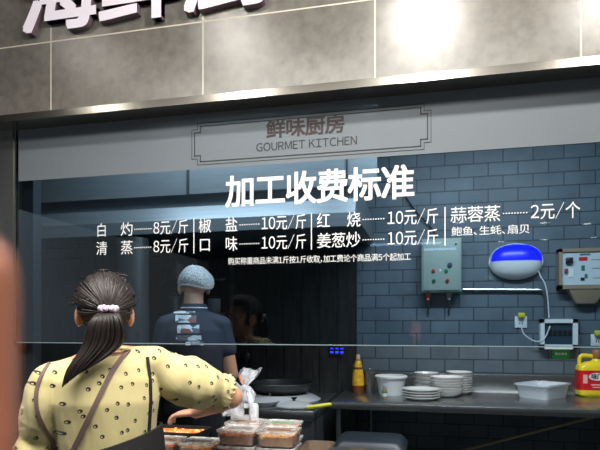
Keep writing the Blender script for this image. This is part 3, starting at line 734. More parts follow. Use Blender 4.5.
for (px_, py_, w_, h_, mm) in ((584, 258, .03, .014, Mred), (584, 267.5, .012, .02, mat('pictogram_green', (40, 110, 90), .5)), (587, 276, .010, .016, MATS['pictogram_green']), (583.5, 279, .014, .012, M_black)):
    x, z = pp(px_, py_); obj('pictogram', bx(x - w_, x + w_, -.0862, -.085, z - h_, z + h_), mm, pb, smooth=False)
for px_, py_, w_ in ((586, 253.4, .036), (598, 259, .04), (598, 268, .035), (601, 278, .05)):
    x, z = pp(px_, py_); h_ = .007 if px_ == 586 else .0025
    obj('printed_line', bx(x - w_, x + w_, -.0858, -.085, z - h_, z + h_), mat('grey_print', (90, 98, 104), .5), pb, smooth=False)
sp_ = bmn(); rloft(sp_, [(.26, .09, 0, .01), (.16, .07, -.10, .02), (.13, .06, -.11, .02)], capt=True, c=(W * .46, -.048, 0)); obj('bottom_funnel', sp_, Mbz, pb)
# white framed switch box with window
a, b = wbox(540.5, 578, 319, 349, .07)
wb = thing('breaker_box', 'white framed breaker box with dark window and green sticker below it', 'breaker box', (a.x, YW, a.z))
W, H = b.x - a.x, b.z - a.z
fr = bmn()
for v in (bx(0, .03, -.07, 0, 0, H), bx(W - .035, W, -.07, 0, 0, H), bx(0, W, -.07, 0, 0, .035), bx(0, W, -.07, 0, H - .03, H)): join(fr, v)
obj('frame', fr, M_white, wb, smooth=False); obj('window', bx(.03, W - .035, -.05, 0, .035, H - .03), mat('smoked_window', (50, 66, 78), .15), wb, smooth=False)
sw_ = bmn()
for k in range(5): bx(.06 + .035 * k, .085 + .035 * k, -.056, -.05, H * .45, H * .62, bm=sw_)
obj('breaker_row', sw_, M_black, wb, smooth=False)
gs = thing('green_sticker', 'small green sign with white lettering stuck under the breaker box', 'sticker', (at(561, 354, YW - .006).x, YW, at(561, 354, YW - .006).z))
obj('plate', bx(-.062, .062, -.006, 0, -.034, .034), mat('sign_green', (66, 176, 70), .45), gs, smooth=False)
gb = bmn()
for k in range(4): bx(-.04 + .022 * k, -.024 + .022 * k, -.0066, -.006, -.008, .010, bm=gb)
obj('white_print', gb, M_white, gs, smooth=False)
# sockets with yellow plugs
sk = None
for px_, py_, lab in ((521, 322, 'white wall socket with yellow plug left of the breaker box'), (597.5, 340, 'white wall socket with yellow plug above the yellow jug')):
    q = at(px_, py_, YW - .012); loc = (q.x, YW, q.z)
    if sk is None:
        sk = thing('wall_socket', lab, 'socket', loc, 0, 'wall sockets with yellow plugs')
        obj('plate', bx(-.045, .045, -.012, 0, -.045, .045, .003), M_white, sk)
        obj('plug', bx(-.026, .026, -.05, -.012, .035, .072, .008), mat('yellow_plug', (206, 200, 40), .4), sk)
        hl = bmn(); bx(-.012, -.006, -.0128, -.012, -.02, .0, bm=hl); bx(.006, .012, -.0128, -.012, -.02, .0, bm=hl); obj('holes', hl, M_black, sk, smooth=False)
    else: dup(sk, loc, lab)

# ---------------------------------------------------------------- service counter and takeaway food
CZ = .88
ctr_o = thing('service_counter', 'steel topped service counter under the hanging glass screen', 'counter', (xl + .01, 1.98, 0))
obj('top', bx(0, XR - xl - .02, 0, .475, CZ - .04, CZ, .004), M_steel, ctr_o); obj('front_panel', bx(0, XR - xl - .02, .04, .44, .06, CZ - .04), M_dsteel, ctr_o, smooth=False)
obj('plinth', bx(0, XR - xl - .02, .07, .41, 0, .06), M_black, ctr_o, smooth=False)
M_tub = see_through('clear_tub', (232, 230, 224), .13, .2, .03); M_lid = see_through('clear_lid', (240, 242, 240), .42, .2, .05, .18, 40)
def food_mat(name, a, b, c):
    m = mat(name, a, .35, coat=.4); nt = m.node_tree; N = nt.nodes
    vo = N.new('ShaderNodeTexVoronoi'); vo.inputs['Scale'].default_value = 55; tc = N.new('ShaderNodeTexCoord'); cr = N.new('ShaderNodeValToRGB')
    cr.color_ramp.elements[0].color = lin(a); cr.color_ramp.elements[1].color = lin(c); e = cr.color_ramp.elements.new(.5); e.color = lin(b)
    nt.links.new(tc.outputs['Object'], vo.inputs['Vector']); sp = N.new('ShaderNodeSeparateColor'); nt.links.new(vo.outputs['Color'], sp.inputs[0]); nt.links.new(sp.outputs[0], cr.inputs[0]); nt.links.new(cr.outputs[0], N['Principled BSDF'].inputs['Base Color']); return m
FOODS = [food_mat('orange_stew', (246, 150, 60), (226, 106, 50), (248, 206, 96)), food_mat('brown_meat', (206, 120, 74), (230, 156, 96), (166, 88, 54)), food_mat('golden_noodle', (242, 180, 90), (230, 140, 70), (248, 214, 136)), food_mat('red_chili', (230, 112, 60), (244, 160, 90), (196, 92, 56))]
BW, BD, BH = .160, .148, .062
def takeaway(loc, lab, food, strip):
    t = thing('takeaway_box', lab, 'takeaway box', loc, 0, 'takeaway boxes stacked on the counter')
    obj('tub', rloft(bmn(), [(BW * .86, BD * .84, .0005, .015), (BW * .97, BD * .96, BH - .01, .018), (BW * .96, BD * .95, BH - .01, .018), (BW * .85, BD * .83, .002, .015)], capt=True), M_tub, t)
    ld_ = obj('lid', rloft(bmn(), [(BW * .97, BD * .96, BH - .012, .018), (BW, BD, BH - .012, .02), (BW, BD, BH - .003, .02), (BW * .93, BD * .92, BH - .002, .02), (BW * .91, BD * .9, BH - .005, .018)], capb=False, capt=True), M_lid, t)
    obj('paper_strip', bx(-BW * .3, BW * .3, -.022, .022, BH - .0046, BH - .0036), strip, ld_, smooth=False)
    fb_ = bmn(); rnd = random.Random(len(lab) * 31 + int(loc[0] * 1000))
    rloft(fb_, [(BW * .82, BD * .8, .004, .014), (BW * .9, BD * .88, BH * .62, .016)], capt=True)
    for k in range(46):
        ball(fb_, (rnd.uniform(-.4, .4) * BW, rnd.uniform(-.39, .39) * BD, BH * (.5 + rnd.uniform(0, .18))), (rnd.uniform(.008, .016), rnd.uniform(.008, .014), rnd.uniform(.005, .009)), u=8, v=6)
    fo = obj('food', fb_, food, t); fo['kind'] = 'stuff'; return t
M_brownstrip = mat('brown_sticker', (150, 118, 96), .4, noise_amt=.4, scale=40); M_greystrip = mat('grey_sticker', (120, 124, 122), .4, noise_amt=.3, scale=40); M_greenstrip = mat('green_sticker_print', (120, 150, 110), .4, noise_amt=.4, scale=30)
F0 = onz(254, 431, CZ + 2 * BH + .002)
jx, fy0 = F0.x, F0.y
k = 0
NM = {(0, 0): 'front left', (1, 0): 'front right', (0, 1): 'back left', (1, 1): 'back right'}
for lev in (0, 1):
    for i in (0, 1):
        for j in (0, 1):
            sft = -.03 if j else 0
            lab = 'clear lidded box of %s food, %s of the %s layer of four' % (['orange', 'brown', 'golden', 'reddish'][(i + 2 * j + lev) % 4], NM[(i, j)], 'top' if lev else 'lower')
            takeaway((jx + (i - .5) * (BW + .003) + sft , fy0 + BD / 2 + j * (BD + .012), CZ + lev * (BH + .0015)), lab, FOODS[(i + 2 * j + lev) % 4], [M_greystrip, M_brownstrip, M_brownstrip, M_greenstrip][(i + 2 * j) % 4])
takeaway((jx - 1.62 * BW, fy0 + BD * .6, CZ), 'clear lidded box by the woman\'s arm, left of the double stack', FOODS[2], M_greystrip)
takeaway((jx - 2.68 * BW, fy0 + BD * .6, CZ), 'clear lidded box farthest left, in front of her apron', FOODS[0], M_brownstrip)
q = onz(176, 428, CZ + .07)
ty_ = thing('food_tray', 'shallow black tray of orange sauced food under the woman\'s sleeve', 'tray', (q.x, 2.345, CZ))
obj('tray_shell', rloft(bmn(), [(.26, .15, 0, .02), (.30, .18, .07, .025), (.285, .165, .07, .025), (.25, .14, .006, .02)], capt=True), M_black, ty_)
fb_ = bmn(); rloft(fb_, [(.25, .14, .006, .02), (.272, .158, .055, .022)], capt=True)
for _ in range(40): ball(fb_, (random.uniform(-.12, .12), random.uniform(-.065, .065), .055), (random.uniform(.008, .02), random.uniform(.008, .016), .009), u=8, v=6)
fo = obj('food', fb_, FOODS[0], ty_); fo['kind'] = 'stuff'
# steel pan on the counter
q = onz(312, 442, .945)
st2 = thing('steel_pan', 'shallow rectangular steel pan on the counter right of the stacked boxes', 'pan', (jx + BW + .072, 2.16, CZ))
obj('pan', rloft(bmn(), [(.095, .20, 0, .02), (.11, .225, .055, .025), (.125, .24, .057, .03), (.125, .24, .061, .03), (.108, .22, .059, .025), (.09, .19, .006, .02)], capt=True), mat('warm_steel', (190, 170, 150), .3, .9), st2)
# ticket printer and bags
q = at(248, 410, 2.435)
tp = thing('ticket_printer', 'small white box with dark slot behind the stacked takeaway boxes', 'printer', (q.x - .01, 2.418, CZ))
obj('case', bx(-.06, .06, -.03, .03, 0, .185, .012), M_white, tp); obj('slot', bx(-.045, .035, -.033, -.029, .14, .168), M_black, tp, smooth=False)
M_bag = see_through('clear_bag', (236, 242, 250), .40, .25, .03, .22, 26)
def bag(P, name='plastic_bag'):
    "knotted bag: rings (x, y, z, r)"
    bm = bmn(); n = 28; rings = []
    for (x, y, z, r) in P:
        rings.append([bm.verts.new((x + r * (1 + .22 * noise.noise(Vector((math.cos(2 * PI * k / n) * 2.5, math.sin(2 * PI * k / n) * 2.5, z * 22)))) * math.cos(2 * PI * k / n), y + r * .7 * (1 + .2 * math.sin(5 * 2 * PI * k / n + z * 40)) * math.sin(2 * PI * k / n), z + .15 * r * math.sin(3 * 2 * PI * k / n))) for k in range(n)])
    for a, b in zip(rings, rings[1:]):
        for k in range(n): bm.faces.new((a[k], a[(k + 1) % n], b[(k + 1) % n], b[k]))
    bm.faces.new(list(reversed(rings[0]))); return bm
bg = thing('plastic_bag', 'knotted clear plastic bag with flared top standing on the white box', 'bag', (q.x - .01, 2.418, CZ + .190))
obj('pouch', bag([(0, 0, .006, .045), (0, 0, .03, .05), (.002, 0, .06, .035), (.004, 0, .078, .012)]), M_bag, bg)
obj('flared_top', bag([(.004, 0, .076, .010), (.008, 0, .095, .028), (.016, 0, .125, .048), (.03, 0, .15, .052)]), M_bag, bg)
obj('handle', tube(bmn(), smooth_path([(.03, -.03, .06), (.045, -.05, .0), (.055, -.055, -.08), (.07, -.055, -.13)]), [.012 if k < 12 else .016 for k in range(19)], 8), M_bag, bg)
bp_ = at(231, 400, 2.24)
b2 = thing('plastic_bag', 'small crumpled clear bag beside the woman\'s elbow', 'bag', (bp_.x - .02, fy0 + BD * 1.5, CZ + 2 * BH + .020))
obj('pouch', bag([(0, 0, .006, .05), (0, 0, .04, .055), (-.005, 0, .08, .052), (-.01, 0, .12, .046), (-.012, 0, .145, .03), (-.012, 0, .155, .008)]), M_bag, b2)

# ---------------------------------------------------------------- people
def hand(bm, wrist, d, n, side, curl=.5, s=1.0):
    "five-fingered hand: d forward, n towards the palm, side = +1 puts the thumb on d x n"
    d = d.normalized(); n = (n - d * n.dot(d)).normalized(); sd = d.cross(n) * side
    w0 = wrist
    base = [(.030, .088, .075), (.010, .092, .082), (-.011, .088, .077), (-.030, .078, .060)]
    for off, kl, fl_ in base:
        k = w0 + (sd * off + d * kl) * s
        tube(bm, [w0 + sd * off * .6 * s + d * .005, (w0 + k) / 2 + sd * off * .2 * s, k], [.014 * s, .0145 * s, .0115 * s], 10, True)
        P = [k]; a = curl * .5; dd = d
        for seg, L in enumerate((.46, .30, .24)):
            dd = (d * math.cos(a) + n * math.sin(a)); P.append(P[-1] + dd * fl_ * L * s); a += curl
        tube(bm, P, [.0098 * s, .009 * s, .0083 * s, .0072 * s], 10, True)
    t0 = w0 + (sd * .022 + d * .025) * s
    P = [t0, t0 + (sd * .025 + d * .028 + n * .008) * s, t0 + (sd * .036 + d * .058 + n * .016) * s, t0 + (sd * .038 + d * .082 + n * .022) * s]
    tube(bm, P, [.014 * s, .0125 * s, .0105 * s, .0085 * s], 10, True)
def head(bm, c, s=1.0):
    "skull, jaw, nose, brow, lips and ears; faces +y"
    cx, cy, cz = c
    ball(bm, (cx, cy - .008 * s, cz + .02 * s), (.075 * s, .092 * s, .092 * s)); ball(bm, (cx, cy + .028 * s, cz - .048 * s), (.056 * s, .062 * s, .066 * s))
    tube(bm, [(cx, cy + .086 * s, cz + .012 * s), (cx, cy + .104 * s, cz - .018 * s), (cx, cy + .101 * s, cz - .026 * s)], [.008 * s, .012 * s, .013 * s], 10, True)
    tube(bm, [(cx - .04 * s, cy + .076 * s, cz + .022 * s), (cx, cy + .086 * s, cz + .026 * s), (cx + .04 * s, cy + .076 * s, cz + .022 * s)], .009 * s, 10, True)
    tube(bm, [(cx - .022 * s, cy + .082 * s, cz - .056 * s), (cx, cy + .089 * s, cz - .055 * s), (cx + .022 * s, cy + .082 * s, cz - .056 * s)], .007 * s, 10, True)
    for sg in (-1, 1):
        ball(bm, (cx + sg * .084 * s, cy - .008 * s, cz - .018 * s), (.013 * s, .022 * s, .036 * s), Matrix.Rotation(sg * .28, 3, 'Z') @ Matrix.Rotation(.15, 3, 'X'))
        ball(bm, (cx + sg * .045 * s, cy + .062 * s, cz - .022 * s), (.022 * s, .02 * s, .02 * s))
def face_bits(root, c, s=1.0):
    cx, cy, cz = c
    for sg in (-1, 1):
        e = obj('eye', ball(bmn(), (cx + sg * .031 * s, cy + .073 * s, cz + .005 * s), .0115 * s), M_china, root)
        obj('iris', ball(bmn(), (cx + sg * .031 * s, cy + .0815 * s, cz + .005 * s), (.0055 * s, .0035 * s, .0055 * s)), M_black, e)
    obj('lips', tube(bmn(), [(cx - .021 * s, cy + .0855 * s, cz - .056 * s), (cx, cy + .0935 * s, cz - .055 * s), (cx + .021 * s, cy + .0855 * s, cz - .056 * s)], [.003 * s, .005 * s, .003 * s], 8, True), mat('lip', (180, 96, 90), .4), root)
def project(bvh, pts, off):
    out = []
    for x, z in pts:
        h = bvh.ray_cast(Vector((x, -1.0, z)), Vector((0, 1, 0)))
        out.append((h[0] + h[1].normalized() * off, h[1]) if h[0] is not None else (Vector((x, 0, z)), Vector((0, -1, 0))))
    return out
def bvh_of(me): return BVHTree.FromPolygons([v.co.copy() for v in me.vertices], [tuple(p.vertices) for p in me.polygons])
def strap(bvh, pts, wd, m, parent, name, off=.004, label=None):
    P = smooth_path([Vector((x, 0, z)) for x, z in pts], 8); pr = project(bvh, [(p.x, p.z) for p in P], off)
    pos = [p for p, n in pr]
    pos = [sum((pos[max(0, min(len(pos) - 1, i + k))] for k in (-2, -1, 0, 1, 2)), Vector()) / 5 for i in range(len(pos))]
    bm = bmn(); rows = []
    for i, p in enumerate(pos):
        d = (pos[min(i + 1, len(pos) - 1)] - pos[max(i - 1, 0)]).normalized(); n = pr[i][1]; s = d.cross(n).normalized()
        rows.append([bm.verts.new(p - s * wd / 2 - n * .004), bm.verts.new(p - s * wd / 2 + n * .002), bm.verts.new(p + s * wd / 2 + n * .002), bm.verts.new(p + s * wd / 2 - n * .004)])
    for a, b in zip(rows, rows[1:]):
        for k in range(4): bm.faces.new((a[k], a[(k + 1) % 4], b[(k + 1) % 4], b[k]))
    bm.faces.new(rows[0]); bm.faces.new(list(reversed(rows[-1])))
    return obj(name, bm, m, parent, label=label)

# --- the woman at the counter, seen from behind
WP = at(105, HZ, 1.68); WROT = math.atan2(-WP.x, WP.y)
wo = thing('person', 'woman with a ponytail and yellow dotted blouse, reaching over the counter', 'person', (WP.x, WP.y, 0), WROT)
def wl(px, py): return ((px - 105) / 316.0, CAMH + (325 - py) / 299.0)
hc = (0.0, .015, 1.465)
SR, SL = Vector((.165, .0, 1.29)), Vector((-.165, .0, 1.235)); ER, WRR = Vector((.442, .06, 1.152)), Vector((.345, .275, 1.07)); EL, WLL = Vector((-.225, .05, .985)), Vector((-.14, .26, 1.0))
b = bmn(); head(b, hc, .98)
tube(b, [(0, -.012, 1.25), (0, -.005, 1.36), (0, .01, 1.44)], [.06, .050, .052], 16)
def torso(bm, g=0, top=True):
    S = [(.02, 0, .80, .165 + g, .12 + g), (.02, 0, .88, .165 + g, .12 + g), (.012, 0, .98, .138 + g, .102 + g), (.006, -.005, 1.08, .148 + g, .108 + g), (0, -.01, 1.17, .165 + g, .112 + g), (.0, -.012, 1.24, .158 + g, .100 + g), (.004, -.012, 1.29, .125 + g, .082 + g)]
    if top: S += [(.004, -.01, 1.33, .07 + g, .06 + g)]
    else: S += [(.004, -.01, 1.322, .074 + g, .062 + g)]
    loft(bm, S, 28)
torso(b)
for S, E_, W_r in ((SR, ER, WRR), (SL, EL, WLL)):
    tube(b, [(0, -.01, 1.31), S * .6 + Vector((0, 0, 1.31)) * .4, S], [.05, .05, .05], 14, True)
    tube(b, [S, (S + E_) / 2, E_], [.05, .047, .044], 16, True); tube(b, [E_, E_ * .6 + W_r * .4, W_r], [.042, .038, .026], 16, True)
hand(b, WRR, Vector((-.12, .10, -.02)), Vector((0, .1, -1)), -1, .55, .9); hand(b, WLL, Vector((.10, .10, -.02)), Vector((0, .1, -1)), 1, .5, .9)
for sg in (-1, 1):
    tube(b, [(.02 + sg * .085, 0, .84), (.02 + sg * .088, .01, .48), (.02 + sg * .09, -.005, .09)], [.085, .06, .042], 16, True)
    tube(b, [(.02 + sg * .09, -.03, .045), (.02 + sg * .1, .09, .035)], [.04, .034], 14, True)
me = fuse(b, .0055, 3); bo = link_mesh('body', me, M_skin, wo)
face_bits(wo, hc, .98)
# blouse with puffed sleeves
b = bmn(); torso(b, .014, False)
P0 = Vector((.004, -.01, 1.318))
for S in (SR, SL): tube(b, [Vector((0, -.012, 1.275)), (S + Vector((0, -.012, 1.285))) / 2, S], [.055, .06, .062], 16, True)
def sleeve(bm, S, E_, rad, drop):
    n = len(rad); P = [S.lerp(E_, k / (n - 1) * .78) + Vector((0, -.005, -drop * math.sin(PI * k / (n - 1)))) for k in range(n)]
    tube(bm, P, rad, 22, True); return P
PR = sleeve(b, SR, ER, [.060, .072, .084, .092, .090, .080, .060], .016); PL = sleeve(b, SL, EL, [.062, .07, .074, .076, .074, .066, .054], 0)
for P in (PR, PL):
    d = (P[-1] - P[-2]).normalized(); s = d.orthogonal().normalized(); t_ = d.cross(s); c_ = P[-1]
    for k in range(22):
        a_ = 2 * PI * k / 22; r_ = .052; o_ = s * math.cos(a_) + t_ * math.sin(a_)
        tube(b, [c_ + o_ * r_, c_ + o_ * (r_ + .008) + d * .022, c_ + o_ * (r_ + .011 + .005 * (k % 2)) + d * .042], [.008, .0075, .006], 8, True)
me = fuse(b, .006, 5)
for v in me.vertices:
    q = v.co; fz = noise.noise(Vector((q.x * 18, q.y * 18, q.z * 7))); arm = max(0, abs(q.x) - .14)
    v.co = q + v.normal * (.003 * fz + .014 * fz * min(1, arm * 8))
bl = link_mesh('blouse', me, M_blouse, wo); bvh = bvh_of(me)
# neckline trim
obj('collar', tube(bmn(), [Vector((.004 + .080 * math.cos(a), -.012 + .068 * math.sin(a), 1.322 + .012 * math.cos(a) - .018 * math.sin(a))) for a in [2 * PI * k / 30 for k in range(31)]], .007, 8), M_blouse, bl)
# trousers and shoes
b = bmn()
loft(b, [(.02, 0, .74, .15, .12), (.02, 0, .84, .185, .138), (.02, 0, .93, .165, .125)], 24)
for sg in (-1, 1): tube(b, [(.02 + sg * .085, 0, .82), (.02 + sg * .088, .01, .48), (.02 + sg * .09, -.005, .10)], [.098, .075, .06], 16, True)
link_mesh('trousers', fuse(b, .009, 4), mat('dark_trousers', (34, 34, 40), .8), wo)
for sg in (-1, 1): obj('shoe', tube(bmn(), [(.02 + sg * .09, -.045, .046), (.02 + sg * .095, .03, .046), (.02 + sg * .105, .12, .04)], [.045, .046, .036], 16, True), M_black, wo)
# apron: dark bib wrapped round the lower back, with straps
ap = bmn(); n = 48; rings = []
for z0, zt_, g_ in ((.42, 0, .055), (.70, 0, .045), (.88, 0, .034), (.98, .4, .030), (1.035, 1, .028), (1.035, 1, .018), (.88, 0, .018)):
    R = []
    for k in range(n):
        a_ = 2 * PI * k / n; c_, s_2 = math.cos(a_), math.sin(a_)
        t_ = min(max((z0 - .88) / .16, 0), 1)
        rx, ry = (.166 * (1 - t_) + .146 * t_) + g_, (.122 * (1 - t_) + .107 * t_) + g_
        R.append(ap.verts.new((.014 + rx * c_, -.002 + ry * s_2, z0 + .045 * zt_ * c_ + .002)))
    rings.append(R)
for A, B in zip(rings, rings[1:]):
    for k in range(n): ap.faces.new((A[k], A[(k + 1) % n], B[(k + 1) % n], B[k]))
M_ap = mat('black_apron_cloth', (26, 25, 27), .8, bump=.1, scale=300)
apo = obj('apron', ap, M_ap, wo)
Mst = mat('taupe_strap', (112, 92, 86), .7)
strap(bvh, [wl(52, 361), wl(44, 377), wl(41, 392), wl(44, 412), wl(60, 452)], .011, Mst, apo, 'strap', label='taupe left shoulder strap')
strap(bvh, [wl(129, 350), wl(112, 369), wl(92, 408), wl(74, 446)], .016, Mst, apo, 'strap', label='taupe strap crossing the back diagonally')
strap(bvh, [wl(147, 356), wl(149, 380), wl(149, 405), wl(147, 440)], .010, M_ap, apo, 'strap', label='black right shoulder strap')
# hair: cap, combed strands and ponytail
tie = Vector((.010, -.108, 1.462)); hcv = Vector((0, .004, 1.482)); HR = Vector((.099, .108, .114))
b = bmn(); t_ = bmesh.new(); bmesh.ops.create_uvsphere(t_, u_segments=40, v_segments=28, radius=1)
for v in list(t_.verts):
    d = v.co.copy()
    if (d.y > .55 and d.z < .45) or (d.z < -.72): v.co = Vector((d.x * HR.x * .7, d.y * HR.y * .55, d.z * HR.z * .6)) + hcv
    else:
        nn = 1 + .03 * noise.noise(d * 4)
        if d.z < .1 and abs(d.x) > .6 and d.y > -.6: nn *= .84
        v.co = Vector((d.x * HR.x * nn, d.y * HR.y * nn, d.z * HR.z * nn)) * .97 + hcv
join(b, t_)
td = Vector(((tie.x - hcv.x) / HR.x, (tie.y - hcv.y) / HR.y, (tie.z - hcv.z) / HR.z)).normalized()
rnd = random.Random(3); cnt = 0
while cnt < 520:
    d = Vector((rnd.gauss(0, 1), rnd.gauss(0, 1), rnd.gauss(0, 1))).normalized()
    if d.y > .62 and d.z < .5: continue
    if d.z < -.78: continue
    if d.z < .16 and abs(d.x) > .55 and d.y > -.5: continue
    if d.y > -.1 and d.z < .16: continue
    cnt += 1; ang = d.angle(td); P = []; w1 = rnd.uniform(.985, 1.012); ph = rnd.uniform(0, 6)
    for k in range(9):
        f = k / 8; q = (d * math.sin((1 - f) * ang) + td * math.sin(f * ang)) / max(math.sin(ang), 1e-3); q.normalize()
        r_ = w1 + .02 * math.sin(PI * f) + .005 * math.sin(ph + f * 5); P.append(Vector((q.x * HR.x * r_, q.y * HR.y * r_, q.z * HR.z * r_)) + hcv)
    tube(b, P, [.0036] * 7 + [.0032, .0028], 5)
for k in range(34):          # loose wisps over the crown
    a_ = rnd.uniform(0, PI); q = Vector((math.cos(a_) * HR.x, rnd.uniform(-.05, .05), math.sin(a_) * HR.z * 1.0)) + hcv
    tube(b, [q, q * 1 + Vector((rnd.uniform(-.012, .012), -.01, .007)), q + Vector((rnd.uniform(-.028, .028), -.02, rnd.uniform(0, .008)))], [.002, .0016, .0008], 4)
hairo = obj('hair', b, M_hair, wo, angle=80)
b = bmn()
for k in range(240):
    u = rnd.uniform(-1, 1); v_ = rnd.uniform(-1, 1); ln = rnd.uniform(.78, 1.04)
    mid = Vector((-.005 + .062 * u, -.125 + .022 * v_ - .012 * (1 - u * u), 1.362 + .008 * u)); tip = Vector((-.096 + .026 * u, -.138 + .014 * v_, 1.255 + .022 * u))
    st0 = tie + Vector((.012 * u, -.012 + .006 * v_, .004 * v_)); hi = st0.lerp(mid, .45) + Vector((.012 * u, -.02, .018))
    P = smooth_path([st0, hi, mid, mid.lerp(tip, .55 * ln) + Vector((.012 * u, -.004, -.004)), mid.lerp(tip, ln)], 4)
    tube(b, P, [.0042 - .0026 * i / (len(P) - 1) for i in range(len(P))], 5)
obj('ponytail', b, M_hair, hairo, angle=80)
b = bmn()
for sg in (-1, 1):
    for k in range(5): ball(b, tie + Vector((sg * (.008 + .0042 * k), -.026 + .003 * k, .008 + .003 * math.sin(k * 2.2))), (.008, .010, .010 + .002 * (k % 2)), u=12, v=8)
for k in range(16):
    a_ = 2 * PI * k / 16; ball(b, tie + Vector((  .016 * math.cos(a_), -.014 + .008 * math.sin(a_ * 3), .017 * math.sin(a_) - .004)), .007, u=10, v=8)
obj('hair_tie', b, mat('lavender_cloth', (206, 186, 206), .7), hairo, label='lavender scrunchie')

# --- the cook behind the glass
CP = at(194, HZ, 3.13); CROT = math.atan2(-CP.x, CP.y)
co = thing('person', 'cook seen from behind the glass in a navy polo shirt and white hairnet', 'person', (CP.x, CP.y, 0), CROT)
def cl_(px, py): return ((px - 194) / 169.6, CAMH + (325 - py) / 166.7)
hc2 = (.0, .03, 1.655)
S1, S2 = Vector((.158, 0, 1.415)), Vector((-.158, 0, 1.415)); E1, W1 = Vector((.222, -.005, 1.12)), Vector((.19, .20, 1.0)); E2, W2 = Vector((-.215, .0, 1.13)), Vector((-.14, .20, 1.04))
b = bmn(); head(b, hc2, 1.0); tube(b, [(-.005, .0, 1.42), (-.004, .0, 1.54), (0, .02, 1.62)], [.07, .06, .058], 16)
def torso2(bm, g=0, low=.86):
    loft(bm, [(0, 0, low, .165 + g, .125 + g), (0, 0, 1.0, .15 + g, .115 + g), (0, -.005, 1.15, .158 + g, .116 + g), (0, -.012, 1.3, .168 + g, .118 + g), (0, -.012, 1.39, .155 + g, .104 + g), (0, -.01, 1.45, .105 + g, .082 + g), (0, -.008, 1.50, .07 + g, .065 + g)], 28)
torso2(b)
for S, E_, W_r, sg in ((S1, E1, W1, 1), (S2, E2, W2, -1)):
    tube(b, [(0, -.01, 1.46), S], [.06, .058], 14, True); tube(b, [S, (S + E_) / 2, E_], [.056, .050, .043], 16, True); tube(b, [E_, E_ * .6 + W_r * .4, W_r], [.043, .041, .028], 16, True)
    hand(b, W_r, Vector((-.05 * sg, .10, -.02)), Vector((0, .1, -1)), -sg, .6, 1.0)
for sg in (-1, 1):
    tube(b, [(sg * .09, 0, .9), (sg * .092, .01, .5), (sg * .095, -.005, .09)], [.09, .066, .045], 16, True); tube(b, [(sg * .095, -.03, .045), (sg * .105, .1, .035)], [.042, .036], 14, True)
link_mesh('body', fuse(b, .0065, 3), M_skin2, co); face_bits(co, hc2, 1.0)
b = bmn(); torso2(b, .016, .90)
for S, E_ in ((S1, E1), (S2, E2)): tube(b, [(0, -.01, 1.458), S], [.072, .068], 16, True); tube(b, [S, S.lerp(E_, .48)], [.066, .066], 18, True)
me = fuse(b, .009, 5)
for v in me.vertices: v.co += v.normal * .004 * noise.noise(v.co * 9)
M_navy = mat('navy_polo', (36, 42, 58), .75, bump=.1, scale=200)
po_ = link_mesh('polo_shirt', me, M_navy, co); bv2 = bvh_of(me)
cr_ = bmn(); rings = []
for z, r_, y_ in ((1.475, .092, -.008), (1.515, .080, -.004), (1.545, .073, .0), (1.547, .068, .0), (1.50, .072, 0)): rings.append((0, y_, z, r_, r_ * .9))
loft(cr_, rings, 28); col_o = obj('collar', cr_, M_navy, po_)
obj('collar_stripe', tube(bmn(), [Vector((.0795 * math.cos(a), -.004 + .072 * math.sin(a), 1.522 - .0 * a)) for a in [2 * PI * k / 32 for k in range(33)]], .0035, 6), M_white, col_o, label='white stripe round the collar')
# pale glass reflection on the cook's back, painted in as colour panels
pm = mat('back_reflection', (190, 196, 204), .5); nt = pm.node_tree
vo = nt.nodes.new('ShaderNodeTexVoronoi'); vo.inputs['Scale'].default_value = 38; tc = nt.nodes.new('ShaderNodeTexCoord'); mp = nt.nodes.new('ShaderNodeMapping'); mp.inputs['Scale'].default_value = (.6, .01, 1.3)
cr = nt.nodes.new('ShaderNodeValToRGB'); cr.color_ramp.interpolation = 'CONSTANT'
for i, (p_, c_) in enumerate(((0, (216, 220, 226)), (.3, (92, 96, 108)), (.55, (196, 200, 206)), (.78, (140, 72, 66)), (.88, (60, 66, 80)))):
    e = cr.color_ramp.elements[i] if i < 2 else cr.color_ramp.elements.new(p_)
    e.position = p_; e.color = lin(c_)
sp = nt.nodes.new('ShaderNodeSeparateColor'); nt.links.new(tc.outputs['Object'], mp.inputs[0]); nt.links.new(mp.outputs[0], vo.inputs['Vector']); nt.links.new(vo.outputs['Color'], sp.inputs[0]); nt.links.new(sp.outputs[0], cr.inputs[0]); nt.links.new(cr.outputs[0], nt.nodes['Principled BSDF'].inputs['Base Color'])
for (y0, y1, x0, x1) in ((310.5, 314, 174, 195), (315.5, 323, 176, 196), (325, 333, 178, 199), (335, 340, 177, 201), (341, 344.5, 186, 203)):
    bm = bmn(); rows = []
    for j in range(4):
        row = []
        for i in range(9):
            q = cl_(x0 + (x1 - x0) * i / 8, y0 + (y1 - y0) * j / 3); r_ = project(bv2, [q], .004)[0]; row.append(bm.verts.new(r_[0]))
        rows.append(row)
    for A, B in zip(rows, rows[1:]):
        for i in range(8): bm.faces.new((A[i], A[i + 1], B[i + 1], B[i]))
    obj('reflection_panel', bm, pm, po_)
b = bmn(); loft(b, [(0, 0, .78, .16, .13), (0, 0, .9, .185, .145), (0, 0, .96, .178, .138)], 24)
for sg in (-1, 1): tube(b, [(sg * .09, 0, .86), (sg * .092, .01, .5), (sg * .095, -.005, .10)], [.1, .08, .065], 16, True)
link_mesh('trousers', fuse(b, .010, 4), mat('dark_trousers', (34, 34, 40), .8), co)
for sg in (-1, 1): obj('shoe', tube(bmn(), [(sg * .095, -.045, .048), (sg * .10, .04, .048), (sg * .11, .13, .042)], [.047, .048, .038], 16, True), M_black, co)
b = bmn(); t_ = bmesh.new(); bmesh.ops.create_uvsphere(t_, u_segments=32, v_segments=24, radius=1)
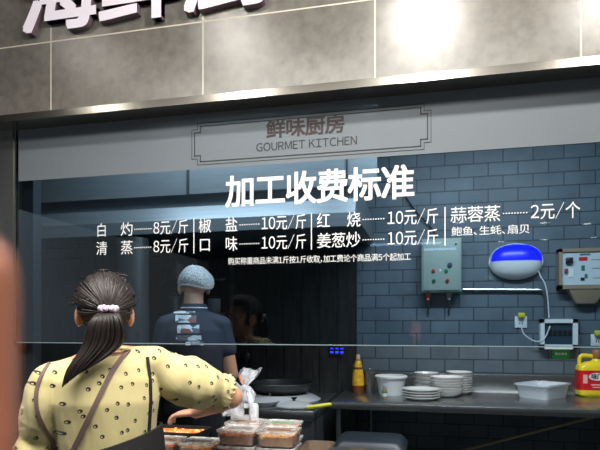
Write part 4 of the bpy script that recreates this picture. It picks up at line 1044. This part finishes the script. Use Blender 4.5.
for v in t_.verts:
    d = v.co.copy(); k_ = 1.0
    if d.z < -.25 or (d.y > .45 and d.z < .4): k_ = .84
    v.co = Vector((d.x * .081 * k_, d.y * .099 * k_, d.z * .10 * k_)) + Vector((0, .018, 1.675))
join(b, t_); h2 = obj('hair', b, mat('short_black_hair', (26, 24, 24), .6, bump=.5, scale=160), co, angle=80)
b = bmn(); n = 36; rings = []
for k in range(9):
    f = k / 8; a_ = f * PI * .56; R = []
    for j in range(n):
        th = 2 * PI * j / n; puff = 1 + .05 * noise.noise(Vector((math.cos(th) * 2, math.sin(th) * 2, f * 3)))
        R.append(b.verts.new((.012 * math.sin(a_) + .108 * math.sin(a_) * puff * math.cos(th), .02 + .122 * math.sin(a_) * puff * math.sin(th), 1.672 + .108 * math.cos(a_) * puff + .012 * math.sin(2 * th) * f)))
    rings.append(R)
rings.append([b.verts.new(v.co + (Vector((0, .02, v.co.z)) - v.co) * .10 + Vector((0, 0, -.012))) for v in rings[-1]])
for A, B in zip(rings, rings[1:]):
    for k in range(n): b.faces.new((A[k], A[(k + 1) % n], B[(k + 1) % n], B[k]))
bmesh.ops.remove_doubles(b, verts=list(b.verts), dist=1e-4)
hn = obj('hairnet', b, see_through('hairnet_mesh', (236, 240, 242), .42, .5, .02, .2, 120), co, angle=80, label='translucent white hairnet')
obj('elastic_band', tube(bmn(), [Vector((.010 + .096 * math.cos(a), .02 + .108 * math.sin(a), 1.648 + .011 * math.sin(2 * a))) for a in [2 * PI * k / 36 for k in range(37)]], .004, 6), M_white, hn)

# --- fingers held up at the left edge, close to the lens
fp = at(-53, 268, .085)
ho = thing('person', 'blurred pinkish raised hand at the left edge, very close to the viewer', 'person', fp, 0)
b = bmn(); wr = Vector((-.027, -.003, -.138))
hand(b, wr, Vector((-.02, .02, 1)), Vector((-.1, 1, 0)), 1, .06, 1.0)
tube(b, [wr + Vector((0, 0, .02)), wr + Vector((-.01, -.02, -.07)), wr + Vector((-.05, -.05, -.20))], [.029, .032, .042], 16, True)
link_mesh('hand', fuse(b, .003, 3), M_skin3, ho)
